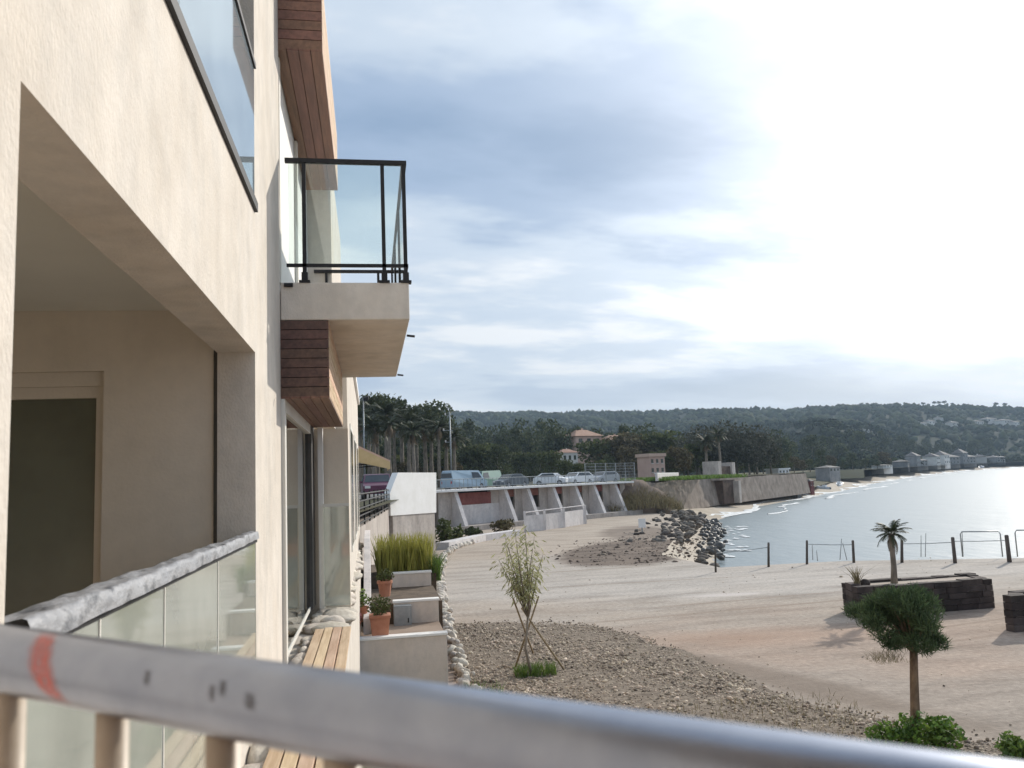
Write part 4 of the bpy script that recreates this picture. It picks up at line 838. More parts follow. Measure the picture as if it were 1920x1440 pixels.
# ------------------------------------------------------------------ beach cabins
rowpt = lambda u, n_, z: Vector((rowA.x + rowD.x * u + rowN.x * n_, rowA.y + rowD.y * u + rowN.y * n_, z))
cab = thing('beach_cabins', rowpt(ROWL / 2, -1.5, 0), 'long row of pale concrete beach cabins with slanted fins and flat roof', 'beach cabins')
def rbox(u0, u1, n0, n1, z0, z1):
    m_ = MB(); m_.hexa([rowpt(u0, n0, z0), rowpt(u0, n1, z0), rowpt(u1, n1, z0), rowpt(u1, n0, z0), rowpt(u0, n0, z1), rowpt(u0, n1, z1), rowpt(u1, n1, z1), rowpt(u1, n0, z1)][:8]); return m_
def u_at(px, n_=0.0):
    d = ray(px, 940); o_ = rowA + rowN * n_; t_ = o_.dot(rowN) / Vector((d.x, d.y, 0)).dot(rowN); return (Vector((d.x * t_, d.y * t_, 0)) - o_).dot(rowD)
part('base_slab', rbox(-4, ROWL, -3.2, 1.9, 0.0, 0.45), 'concrete', cab)
part('back_wall', rbox(-4, ROWL, -3.2, -2.9, 0.45, PZ - 0.03), 'concrete', cab)
part('roof_slab', rbox(-4, ROWL + .4, -3.4, 0.65, PZ - 0.03, PZ + 0.16), 'white_paint', cab)
fins = [u_at(x) for x in (848, 942, 985, 1033, 1075, 1110, 1150)]
for i, u in enumerate(fins):
    p = [rowpt(u, -2.9, .45), rowpt(u, 1.55, .45), rowpt(u, 0.25, PZ - .06), rowpt(u, -2.9, PZ - .06)]; mb = MB(); mb.prism(p, rowD * 0.45); part('fin', mb, 'white_dull', cab)
edges = [u_at(820)] + fins + [ROWL]
for i in range(len(edges) - 1):
    u0, u1 = edges[i] + .46, edges[i + 1] - .01
    if u1 - u0 < .5: continue
    if i == 1:
        part('panel_wall', rbox(u0, u1, -.60, -.40, .45, 2.25), 'white_dull', cab); part('shutter', rbox(u0 + .6, u1 - 1.2, -.58, -.35, 2.26, 3.35), 'rust_red', cab); part('panel_wall', rbox(u1 - 1.2, u1, -.60, -.40, 2.25, PZ - .04), 'concrete', cab); part('panel_wall', rbox(u0, u0 + .6, -.60, -.40, 2.25, PZ - .04), 'concrete', cab)
        part('opening', rbox(u0 + .6, u1 - 1.2, -.9, -.8, 2.25, PZ - .04), 'hole', cab)
    elif i == 0: part('panel_wall', rbox(u0 - .3, u1, -.25, -.05, .45, PZ - .04), 'concrete', cab)
    else:
        ud = u0 + (u1 - u0) * .62
        part('panel_wall', rbox(ud, u1, -.60, -.40, .45, PZ - .04), 'concrete', cab); part('panel_wall', rbox(u0, ud, -.61, -.41, .45, 1.55), 'concrete', cab)
        part('opening', rbox(u0, ud, -1.6, -1.4, 1.55, PZ - .04), 'hole', cab); part('shutter', rbox(u0 + .05, ud - .05, -.56, -.46, 2.75, 3.45), 'rust_red', cab)
rr_ = thing('roof_railing', rowpt(10, .5, PZ + .16), 'thin grey railing along the front edge of the cabin roof', 'railing')
mb = MB(); [mb.tube([rowpt(u, .45, PZ + .16), rowpt(u, .45, PZ + 1.08)], .022, 5) for u in np.arange(-4, 20, .55)]; part('balusters', mb, 'thin_steel', rr_)['kind'] = 'stuff'
for z in (.35, 1.08): mb = MB(); mb.tube([rowpt(-4, .45, PZ + z), rowpt(20, .45, PZ + z)], .03, 6); part('bar', mb, 'thin_steel', rr_)
wf_ = thing('wire_fence', rowpt(24, .2, PZ), 'tall grey wire fence on posts at the end of the cabin roof', 'fence')
u0, u1 = u_at(1100, .2), u_at(1193, .2)
for i in range(6): u = u0 + (u1 - u0) * i / 5; mb = MB(); mb.tube([rowpt(u, .2, PZ + .16), rowpt(u, .2, PZ + 2.3)], .045, 6); part('post', mb, 'thin_steel', wf_)
for z in np.linspace(.3, 2.25, 7): mb = MB(); mb.tube([rowpt(u0, .2, PZ + z), rowpt(u1, .2, PZ + z)], .018, 4); part('wire', mb, 'thin_steel', wf_)
mb = MB(); [mb.tube([rowpt(u, .2, PZ + .16), rowpt(u, .2, PZ + 2.25)], .010, 4) for u in np.arange(u0, u1, .28)]; part('mesh_wires', mb, 'thin_steel', wf_)['kind'] = 'stuff'
# low pinkish beach fence in front of the cabins
lf = thing('low_fence', (*P2(1040, 1000, 0), 0), 'low pale panelled fence with taller posts in front of the beach cabins', 'fence')
fp = [Vector((*P2(x, y, 0), 0)) for x, y in ((985, 998), (1022, 994), (1058, 989), (1098, 982))]
for a_, b_ in zip(fp, fp[1:]):
    dn = (b_ - a_).normalized(); nn_ = Vector((-dn.y, dn.x, 0)) * .05
    mb = MB(); mb.prism([a_ + dn * .1, b_ - dn * .1, b_ - dn * .1 + Vector((0, 0, 1.35)), a_ + dn * .1 + Vector((0, 0, 1.35))], nn_); part('panel', mb, 'white_dull', lf)
for p in fp: mb = MB(); mb.box(p.x - .09, p.x + .09, p.y - .09, p.y + .09, 0, 1.75); part('post', mb, 'white_dull', lf)
mb = MB(); mb.tube([fp[0] + Vector((0, 0, 1.62)), fp[-1] + Vector((0, 0, 1.72))], .05, 6); part('top_bar', mb, 'white_dull', lf)
# terrace kerbs between the fence and the rocks
mb = MB(); q = [Vector((*P2(x, y, 0), 0)) for x, y in ((842, 1030), (912, 1014), (980, 1004))]
for i_, (a_, b_) in enumerate(zip(q, q[1:])):
    mb = MB(); dn = (b_ - a_).normalized(); mb.prism([a_, b_ - dn * .05, b_ - dn * .05 + Vector((0, 0, .45)), a_ + Vector((0, 0, .45))], Vector((-dn.y, dn.x, 0)) * .9)
    single('beach_step', mb, 'white_dull', ['low pale step at the rock end of the beach path', 'low pale step leading on to the panelled fence'][i_], 'step', base=a_)
r = np.random.RandomState(77)
def bush(name, p, rx, rz, n, size, mt, label, cat='bush', group=None, blobs=7):
    th = thing(name, p, label, cat, group); bb = [(p[0] + r.uniform(-.5, .5) * rx, p[1] + r.uniform(-.5, .5) * rx, p[2] + rz * r.uniform(.3, .75), rx * r.uniform(.4, .65), rx * r.uniform(.4, .65), rz * r.uniform(.3, .45)) for _ in range(blobs)]
    V, Fc = leaf_cloud(r, bb, n, size, .5, .45); np_obj('foliage', V, Fc, mt, th)
    mb = MB(); [mb.tube([Vector(p) + Vector((0, 0, -.02)), Vector(b_[:3])], [.02 * rx + .008, .005], 5) for b_ in bb]; part('stem', mb, 'bark', th)['kind'] = 'stuff'; return th
for i, (x, y, w_, h_, mt, lb) in enumerate([(850, 1018, 30, 26, 'leaf_mid', 'dark green bush at the foot of the beach cabins beside the white screen wall'), (885, 1008, 26, 16, 'leaf_dark', 'low dark bush between the cabin fins and the beach step'), (940, 1002, 34, 22, 'leaf_brown', 'dry brownish bush beside the low panelled fence'), (830, 1024, 26, 40, 'leaf_mid', 'tall green bush growing behind the grass planter')]):
    p = onz(x, y, 0); k = p.y / F; bush('bush', p, w_ * k / 1.2, h_ * k * 1.2, 420, .16, mt, lb)

# ------------------------------------------------------------------ old sea wall, gate and beach things
sw = thing('sea_wall', (swall[1].x, swall[1].y, -.2), 'long grey brown stone sea wall above the narrow beach', 'sea wall')
V = []; rr2 = np.random.RandomState(14)
for a_, b_ in zip(swall, swall[1:]):
    Lw = (b_ - a_).length; dn = (b_ - a_).normalized(); nv = Vector((dn.y, -dn.x)); nseg = max(1, int(Lw / 6))
    for j in range(nseg):
        p0, p1 = a_ + dn * (Lw * j / nseg), a_ + dn * (Lw * (j + 1) / nseg); e = rr2.uniform(-.03, .03)
        mb = MB(); zt = PZ - .15 + rr2.uniform(-.05, .1); q = lambda p, n_, z: (p.x + nv.x * n_, p.y + nv.y * n_, z)
        mb.hexa([q(p0, 1.0 + e, -.6), q(p1, 1.0 + e, -.6), q(p1, -.4, -.6), q(p0, -.4, -.6), q(p0, .35 + e, zt), q(p1, .35 + e, zt), q(p1, -.4, zt), q(p0, -.4, zt)]); part('wall_bay', mb, 'wall_stone', sw)
gp = Vector(P2(1350, 941, -.2)); D_ = gp.y; k = gp.length / F * 1.0
gd = (swall[2] - swall[1]).normalized()
gt = thing('old_gate_tower', (gp.x, gp.y, -.5), 'dark ruined brick gate tower with two pale pillars standing on the sea wall', 'tower')
def gbox(u0, u1, n0, n1, z0, z1, mt, nm):
    nv = Vector((gd.y, -gd.x)); f_ = lambda u, n_, z: (gp.x + gd.x * u + nv.x * n_, gp.y + gd.y * u + nv.y * n_, z)
    m_ = MB(); m_.hexa([f_(u0, n1, z0), f_(u1, n1, z0), f_(u1, n0, z0), f_(u0, n0, z0), f_(u0, n1, z1), f_(u1, n1, z1), f_(u1, n0, z1), f_(u0, n0, z1)]); part(nm, m_, mt, gt)
gbox(-2.0, 3.2, -1.2, 1.4, -.5, 3.5, 'wall_dark', 'base'); gbox(-1.9, 2.8, -1.0, 1.0, 3.5, 5.2, 'wall_dark', 'brick_wall'); gbox(-3.2, -1.9, -1.2, 1.3, 3.4, 6.0, 'concrete', 'pillar'); gbox(2.8, 4.2, -1.2, 1.3, 3.4, 5.8, 'concrete', 'pillar'); gbox(2.4, 3.4, 1.3, 2.3, -.5, 2.9, 'concrete', 'buttress'); gbox(-3.5, 4.6, -1.4, 1.5, 3.1, 3.42, 'wall_stone', 'string_course')
wl = thing('garden_wall', (*P2(1265, 905, PZ), PZ), 'thin pale wall along the grass strip above the sea wall', 'wall')
a_, b_ = Vector((w0.x + 6, w0.y + 6)), Vector((swall[1].x - 3, swall[1].y + 4)); mb = MB(); dn = (b_ - a_).normalized(); mb.prism([(a_.x, a_.y, PZ), (b_.x, b_.y, PZ), (b_.x, b_.y, PZ + .9), (a_.x, a_.y, PZ + .9)], (-dn.y * .3, dn.x * .3, 0)); part('wall', mb, 'white_dull', wl)
mb = MB(); mb.prism([(a_.x, a_.y, PZ + .9), (b_.x, b_.y, PZ + .9), (b_.x, b_.y, PZ + 1.0), (a_.x, a_.y, PZ + 1.0)], (-dn.y * .4, dn.x * .4, 0)); part('coping', mb, 'white_paint', wl)
V_, F_ = blades(np.random.RandomState(2), 5000, (a_.x + b_.x) / 2, (a_.y + b_.y) / 2 - 3, PZ, (b_.x - a_.x) / 2, 9, .5, .4, .05); o = np_obj('grass_strip', V_, F_, 'grass_green'); o['kind'] = 'stuff'
# earth bank at the end of the cabins
bp_ = rowpt(ROWL + 2.2, -0.6, 0); V0, F0 = ICO3; r = np.random.RandomState(4); V_ = V0 * np.array([4.2, 3.0, 3.6]); V_ *= (1 + .10 * np.sin(V0[:, :1] * 5 + 1) * np.cos(V0[:, 1:2] * 6) + r.normal(scale=.015, size=(len(V0), 1)))
o = place('earth_bank', mesh_from('earth_bank', V_, F0, 'dark_earth', True), None, tuple(bp_)); tag(o, kind='structure')
V_, F_ = blades(r, 2200, bp_.x, bp_.y - 2.5, .3, 4.2, 2.2, 1.1, .5, .03); V_[:, 2] += np.maximum(0, 2.6 - np.repeat(.5 * np.hypot(V_[::6, 0] - bp_.x, V_[::6, 1] - bp_.y), 6)); o = np_obj('bank_scrub', V_, F_, 'dry_weed'); o['kind'] = 'stuff'
# riprap rocks
rkd = [rock_mesh('dry_rock', 100 + i, 'rock', 1, .8) for i in range(5)]; rkw = [rock_mesh('wet_rock', 120 + i, 'rock_wet', 1, .8) for i in range(5)]
rg = random.Random(44); cr = [Vector((*p, 0)) for p in ((21.0, 51), (23.3, 56), (29, 68.5), (35.5, 83.5), (36.5, 90))]; cnt = 0
for p in along(cr, .8):
    for j in range(6):
        n_ = rg.uniform(-3.4, 1.1) if j else rg.uniform(-6.5, -3); far = p.y / 60; s_ = rg.choice((.2, .25, .3, .36, .5)) * rg.uniform(.8, 1.2) * (0.6 + .4 * far); wet = n_ > -.9
        o = place('wet_boulder' if wet else 'boulder', rg.choice(rkw if wet else rkd), None, (p.x + n_ * .85, p.y - n_ * .45, (-1.42 + .28 * (1 - n_) if wet else -.18) + s_ * .15 + rg.uniform(0, .25)))
        o.scale = (s_, s_ * rg.uniform(.7, 1.1), s_ * rg.uniform(.6, .95)); o.rotation_euler = (rg.uniform(-.5, .5), rg.uniform(-.5, .5), rg.uniform(0, 6))
        if wet: tag(o, 'dark wet boulder lying in the water at the rocky point', 'boulder', 'wet boulders at the rocky point')
        else: tag(o, 'grey brown boulder piled on the shore of the rocky point', 'boulder', 'dry boulders at the rocky point')
for p in along([Vector((15.5, 38, 0)), Vector((18.5, 46, 0))], 1.4):
    s_ = rg.uniform(.25, .5); o = place('boulder', rg.choice(rkd), None, (p.x + rg.uniform(0, .7), p.y, -.25)); o.scale = (s_, s_, s_ * .7); o.rotation_euler = (0, 0, rg.uniform(0, 6)); tag(o, 'grey brown boulder piled on the shore of the rocky point', 'boulder', 'dry boulders at the rocky point')
mb = MB(); r = np.random.RandomState(9)    # foam among the rocks
for p in along([Vector((24, 53, 0)), Vector((31, 68, 0)), Vector((38.5, 84, 0))], .9):
    n = 9; c = p + Vector((r.uniform(-1.8, .6), r.uniform(-1, 1), 0)); rd = r.uniform(.12, .5)
    mb.add([(c.x, c.y, SEA + .12)] + [(c.x + rd * (.6 + .6 * r.uniform()) * math.cos(i * 6.283 / n), c.y + 1.3 * rd * (.6 + .6 * r.uniform()) * math.sin(i * 6.283 / n), SEA + .04) for i in range(n)], [(0, i + 1, (i + 1) % n + 1) for i in range(n)])
tag(single('rock_foam', mb, 'foam', smooth=True), kind='stuff')
sp = onz(1205, 998, 0); k = sp.y / F
sg = thing('notice_board', sp, 'small white notice board on a post beside the dark rocks', 'sign'); mb = MB(); mb.box(sp.x - 7 * k, sp.x + 7 * k, sp.y, sp.y + .06, .35, 26 * k); part('panel', mb, 'white_paint', sg); mb = MB(); mb.tube([(sp.x, sp.y + .1, 0), (sp.x, sp.y + .1, 22 * k)], .05, 6); part('post', mb, 'thin_steel', sg)

# ------------------------------------------------------------------ posts, rails and hoops on the edge of the esplanade
rg = random.Random(5); tops = []
for i, (xb, yb, xt, yt) in enumerate([(1342, 1073, 1341, 1031), (1441, 1063, 1441, 1017), (1513, 1058, 1513, 1013), (1601, 1055, 1599, 1013), (1691, 1055, 1691, 1013), (1791, 1056, 1786, 1007), (1893, 1054, 1887, 1003)]):
    b_ = onz(xb, yb, 0); t_ = onY(xt, yt, b_.y); rad = (.055, .065, .065, .075, .08, .095, .11)[i] * .78
    mb = MB(); mb.tube([b_ + Vector((0, 0, -.05)), b_.lerp(t_, .5), b_.lerp(t_, .96), t_], [rad * 1.1, rad, rad * .97, rad * .7], 10); single('timber_post', mb, 'post_wood', 'dark weathered timber post on the seaward edge of the esplanade', 'post', 'timber posts along the seaward edge', base=b_, smooth=True); tops.append((b_, t_))
for i, lb in ((0, 'thin rail joining the post by the dark earth to the next post'), (2, 'thin rail joining two posts left of the palm planter'), (4, 'thin rail between two posts behind the palm'), (5, 'thin rail between the thickest two posts beside the steel hoop')):
    a_, b_ = tops[i], tops[i + 1]; za, zb2 = a_[0].lerp(a_[1], .84), b_[0].lerp(b_[1], .80); mb = MB(); mb.tube([za, za.lerp(zb2, .5) + Vector((0, 0, -.02)), zb2], .016, 6); single('thin_rail', mb, 'thin_steel', lb, 'rail', base=za)
for xl, xr, yt, yb, lb in ((1783, 1880, 996, 1046, 'grey steel hoop barrier standing between the two thickest timber posts'), (1886, 1990, 993, 1045, 'grey steel hoop barrier beside the thickest timber post, running out of view')):
    b0, b1 = onz(xl + 22, 1044, 0), onz(xr, 1044, 0); hh = onY(xr, yt, b1.y).z; u = (b1 - b0); mb = MB(); mb.tube([b0, b0 + Vector((0, 0, hh * .9)), b0 + u * .04 + Vector((0, 0, hh)), b1 - u * .04 + Vector((0, 0, hh)), b1 + Vector((0, 0, hh * .9)), b1], .028, 8); single('hoop_barrier', mb, 'thin_steel', lb, 'barrier', base=b0, smooth=True)
for x, y0_, y1_, ln in ((1575, 1010, 1050, -3), (1588, 1018, 1050, 8), (1727, 1004, 1044, 0), (1735, 1000, 1044, -1), (1806, 998, 1044, 2), (1524, 1022, 1050, 1), (1533, 1032, 1052, 2)):
    b_ = onz(x, y1_, 0); t_ = onY(x - ln, y0_, b_.y); mb = MB(); mb.tube([b_, t_], [.022, .014], 6); single('thin_stake', mb, 'thin_steel', 'thin bare stake stuck in the ground between the timber posts', 'stake', 'thin stakes among the posts', base=b_)

# ------------------------------------------------------------------ block planters with the palm
def planter(fl, fr, bl_, h, label, rows, name='stone_planter'):
    fl, fr, bl_ = Vector((*fl, 0)), Vector((*fr, 0)), Vector((*bl_, 0)); br = bl_ + (fr - fl); th = thing(name, (fl + br) / 2, label, 'planter')
    rr = random.Random(len(label)); tk = .28; rh = h / rows
    ce = (fl + br) / 2
    for a_, b_, inner in ((fl, fr, 0), (fr, br, 1), (br, bl_, 0), (bl_, fl, 1)):
        Lw = (b_ - a_).length; dn = (b_ - a_).normalized(); nv = Vector((-dn.y, dn.x, 0))
        if nv.dot(ce - a_) < 0: nv = -nv
        for i in range(rows):
            s = tk if inner else 0; e = Lw - (tk if inner else 0); u = s
            while u < e - .02:
                w_ = min(rr.uniform(.38, .72), e - u); w_ = e - u if e - u - w_ < .2 else w_
                off = rr.uniform(-.018, .018); p0, p1 = a_ + dn * (u + .008) + nv * off, a_ + dn * (u + w_ - .008) + nv * off; q0, q1 = p0 + nv * tk, p1 + nv * tk; z0, z1_ = i * rh + .006, (i + 1) * rh - .006 + (rr.uniform(-.02, .035) if i == rows - 1 else 0)
                up_ = lambda p, z: (p.x, p.y, z)
                mb = MB(); mb.hexa([up_(p0, z0), up_(p1, z0), up_(q1, z0), up_(q0, z0), up_(p0, z1_), up_(p1, z1_), up_(q1, z1_), up_(q0, z1_)]); part('block', mb, 'block_stone', th); u += w_
    c = [p.lerp(ce, .07) for p in (fl, fr, br, bl_)]; mb = MB(); mb.prism([Vector((p.x, p.y, 0.0)) for p in c], (0, 0, h - .045)); part('infill', mb, 'sand', th)
    return th
PF = dict(fl=P2(1612, 1160, 0), fr=P2(1866, 1140, 0), bl=P2(1582, 1146, 0))
planter(PF['fl'], PF['fr'], PF['bl'], .86, 'long dark stone block planter with a young palm growing in it', 5)
planter(P2(1902, 1186, 0), P2(2080, 1170, 0), P2(1895, 1172, 0), .9, 'dark stone block planter without a palm on the bare ground', 5)
_fl, _fr, _bl = (Vector(PF[k_]) for k_ in ('fl', 'fr', 'bl')); _m0, _m1 = (_fl + _bl) / 2, _fr + (_bl - _fl) / 2
def on_mid(px, py, z):
    d = ray(px, py); e = _m1 - _m0; t_ = (_m0.x * e.y - _m0.y * e.x) / (d.x * e.y - d.y * e.x); p = CAM + d * t_; p.z = z; return p
def frond_mesh(r, L_, droop, nl=26, width=.22, fan=False):
    """one frond along +X, arching up then down: rachis strip plus leaflets"""
    V = []; Fq = []
    pts = [Vector((L_ * (u := i / 10) * (1 - .18 * droop * u), 0, L_ * (.35 * u - droop * u * u))) for i in range(11)]
    def q(a, b, c, d): k = len(V); V.extend([tuple(a), tuple(b), tuple(c), tuple(d)]); Fq.append((k, k + 1, k + 2, k + 3))
    for i in range(10): wv = Vector((0, .012 * L_ * (1 - i / 11), 0)); q(pts[i] - wv, pts[i] + wv, pts[i + 1] + wv, pts[i + 1] - wv)
    for j in range(nl):
        u = .12 + .88 * j / nl; i = min(9, int(u * 10)); p = pts[i].lerp(pts[i + 1], u * 10 - i); d = (pts[i + 1] - pts[i]).normalized(); ll = L_ * width * math.sin(math.pi * min(1, .18 + .8 * u)) ** .6 * r.uniform(.8, 1.15)
        for s in (-1, 1):
            tip = p + d * ll * .65 + Vector((0, s * ll * .8, -ll * r.uniform(.25, .6))); wv = d * .018 * L_; q(p - wv, p + wv, tip + wv * .25, tip - wv * .25)
    return np.array(V), np.array(Fq)
def palm_crown(seed, n, L_, down=False, lo=-.6, hi=1.2):
    r = np.random.RandomState(seed); Vs = []; Fs = []; o_ = 0
    for i in range(n):
        e = r.uniform(lo, hi); a = i * 2.4 + r.uniform(-.2, .2); V, Fc = frond_mesh(r, L_ * r.uniform(.75, 1.1), .35 + .35 * r.uniform() + max(0, -.2 - e) * .3)
        R1 = np.array(Matrix.Rotation(a, 3, 'Z') @ Matrix.Rotation(-e * .8, 3, 'Y')); Vs.append(V @ R1.T); Fs.append(Fc + o_); o_ += len(V)
    return np.concatenate(Vs), np.concatenate(Fs)
pb_ = on_mid(1676, 1087, .78); pt_ = onY(1671, 1000, pb_.y)
pl = thing('young_palm', pb_, 'young palm with a slim trunk growing in the long stone planter', 'palm tree')
mb = MB(); mb.tube([pb_, pb_.lerp(pt_, .35) + Vector((.02, 0, 0)), pb_.lerp(pt_, .7), pt_], [.105, .08, .075, .09], 12); part('trunk', mb, 'bark_grey', pl, True)
V, Fc = palm_crown(5, 26, .66, lo=-.75, hi=1.3); np_obj('crown', V + np.array(pt_), Fc, 'frond', pl)
V, Fc = palm_crown(6, 4, .6, lo=-1.75, hi=-1.2); np_obj('dead_fronds', V + np.array(pt_) - np.array([0, 0, .06]), Fc, 'frond_dry', pl)
r = np.random.RandomState(90); p = on_mid(1606, 1085, .80); V, Fc = blades(r, 60, p.x, p.y, .78, .06, .06, .62, .35, .012); tag(np_obj('dry_plant', V, Fc, 'dry_weed', None, tuple(p)), 'dry pale twiggy plant at the corner of the long stone planter', 'dry plant')
p = on_mid(1622, 1086, .80); o = place('loose_block', rock_mesh('loose_block', 77, 'block_stone', 2, .9), None, (p.x, p.y, .88)); o.scale = (.16, .14, .13); tag(o, 'loose dark stone lying on the rim of the long planter', 'stone')

# ------------------------------------------------------------------ young pine
pb = onz(1715, 1398, 0); k = (CAM - pb).length / F * 1.0
kp = pb.y / ray(1715, 1300).y / F
def at(px, py, dy=0.0): return onY(px, py, pb.y + dy)
fork = at(1713, 1222); pn = thing('young_pine', pb, 'young pine with a bare brown trunk and a round dense dark crown', 'pine tree')
mb = MB(); mb.tube([pb + Vector((0, 0, -.05)), at(1716, 1340), at(1714, 1270), fork], [.085, .070, .062, .058], 14)
r = np.random.RandomState(17); tips = []
cc = at(1694, 1160); RX, RZ = 82 * kp, 66 * kp
for i in range(16):
    a = i * 2.4; e = r.uniform(.1, 1.3); d = Vector((math.cos(a) * math.cos(e), math.sin(a) * math.cos(e), math.sin(e))); tip = Vector((cc.x + d.x * RX * .8, cc.y + d.y * RX * .8, cc.z - RZ * .35 + d.z * RZ * 1.1)); mid = fork.lerp(tip, .5) + Vector((0, 0, .06)); mb.tube([fork + Vector((0, 0, -.05 + .02 * (i % 4))), mid, tip], [.028, .016, .006], 7); tips += [mid, tip, mid.lerp(tip, .5)]
part('trunk', mb, 'bark', pn, True)
blobs = [(t_.x, t_.y, t_.z, RX * .30, RX * .30, RZ * .28) for t_ in tips[1::3]] + [(cc.x + r.normal() * RX * .38, cc.y + r.normal() * RX * .38, cc.z + r.normal() * RZ * .34, RX * .25, RX * .25, RZ * .25) for _ in range(13)]
blobs += [(at(1640, 1165).x, pb.y, at(1640, 1165).z, RX * .24, RX * .24, RZ * .25), (at(1745, 1200).x, pb.y - .2, at(1745, 1200).z, RX * .25, RX * .25, RZ * .22), (at(1690, 1195).x, pb.y - .3, at(1690, 1195).z, RX * .34, RX * .34, RZ * .26), (at(1720, 1185).x, pb.y + .2, at(1720, 1185).z, RX * .34, RX * .34, RZ * .28), (at(1650, 1185).x, pb.y - .1, at(1650, 1185).z, RX * .3, RX * .3, RZ * .26), (at(1665, 1205).x, pb.y - .1, at(1665, 1205).z, RX * .25, RX * .25, RZ * .2)]
B = np.array(blobs); n = 12500; idx = r.randint(0, len(B), n); d = rand_dirs(r, n); C = B[idx, :3] + d * (r.uniform(.05, 1.1, n) ** .5)[:, None] * B[idx, 3:]
W = d * .6 + rand_dirs(r, n) * .7 + np.array([0, 0, .55]); W /= np.linalg.norm(W, axis=1)[:, None]; U = np.cross(W, rand_dirs(r, n)); U /= np.linalg.norm(U, axis=1)[:, None]
s_ = r.uniform(.045, .09, n); V, Fc = quads(C, U * .0065, W * s_[:, None]); np_obj('crown', V, Fc, 'needle', pn)
V, Fc = blades(r, 150, at(1660, 1225).x, pb.y, at(1660, 1240).z, .25, .2, .18, .9, .003); o_ = np_obj('dry_twigs', V, Fc, 'dry_weed', pn)
# shrubs round its foot
r = np.random.RandomState(77)
for x, y, w_, h_, mt, lb in ((1690, 1405, 70, 44, 'shrub', 'bright green leafy shrub at the foot of the young pine trunk'), (1775, 1412, 64, 52, 'shrub', 'yellow green spiky shrub beside the young pine, the fuller of the two'), (1905, 1436, 46, 44, 'grass_green', 'dark green shrub standing apart from the young pine by the gravel edge')):
    p = onz(x, y, 0); k = p.y / F * 1.06; bush('shrub', p, w_ * k / 1.1, h_ * k * 1.35, 900, .045, mt, lb, 'shrub')

# ------------------------------------------------------------------ staked sapling
sb_ = onz(998, 1268, 0); ks = sb_.y / F * 1.01
def sat(px, py, dy=0.0): return onY(px, py, sb_.y + dy)
sp_ = thing('sapling', sb_, 'slender multi stemmed sapling with loose olive leaves on the gravel', 'tree')
mb = MB(); r = np.random.RandomState(23); stems = []
cr0 = sat(990, 1155)
mb.tube([sb_ + Vector((0, 0, -.05)), sat(985, 1215), cr0], [.035, .03, .028], 8)
for tx, ty, dy in ((945, 1000, .1), (965, 990, -.25), (985, 988, .2), (1002, 1005, -.15), (1018, 1040, .1), (935, 1050, -.1), (975, 1040, .35), (1000, 1060, -.35), (950, 1030, .3)):
    tip = sat(tx, ty, dy); mid = cr0.lerp(tip, .5) + Vector((rnd.uniform(-.05, .05), 0, .05)); mb.tube([cr0 + Vector((0, 0, -.05)), mid, tip], [.02, .013, .004], 6); stems.append((cr0.lerp(tip, .25), mid, tip))
part('trunk', mb, 'bark_grey', sp_, True)
C = []; W = []
for c0_, mid, tip in stems:
    for _ in range(125):
        u = r.uniform(.05, 1.0); base_ = c0_.lerp(mid, u * 2) if u < .5 else mid.lerp(tip, u * 2 - 1); dd = Vector(rand_dirs(r, 1)[0]); dd.z = dd.z * .6 - .25; sc_ = r.uniform(.05, .34) * (.5 + .6 * u)
        C.append(base_ + dd * sc_); W.append((dd + Vector((0, 0, -.5))).normalized())
C = np.array([c[:] for c in C]); W = np.array([c[:] for c in W]); U = np.cross(W, rand_dirs(r, len(W))); U /= np.linalg.norm(U, axis=1)[:, None]; s_ = r.uniform(.05, .10, len(C))
V, Fc = quads(C, U * .016, W * s_[:, None]); np_obj('crown', V, Fc, 'leaf_olive', sp_)
for (x0_, y0_, dy0), (x1_, y1_, dy1), lb in (((966, 1252, -.3), (1010, 1118, .1), 'front stake of the tripod, leaning right across the sapling'), ((1000, 1225, .7), (962, 1122, -.1), 'rear stake of the tripod, leaning left across the sapling'), ((1058, 1256, .0), (978, 1140, .0), 'long side stake of the tripod, its foot farthest from the sapling')):
    a_ = onz(x0_, y0_, 0); b_ = sat(x1_, y1_, dy1); mb = MB(); mb.tube([a_, b_], [.024, .02], 8); single('support_stake', mb, 'pole_wood', lb, 'stake', 'stakes propping the sapling', base=a_, smooth=True)
V, Fc = blades(r, 420, onz(1003, 1266, 0).x, onz(1003, 1266, 0).y, 0, .45, .25, .28, .35, .008); tag(np_obj('grass_tuft', V, Fc, 'grass_green', None, tuple(onz(1003, 1266, 0))), 'low tuft of green grass round the foot of the staked sapling', 'grass tuft')

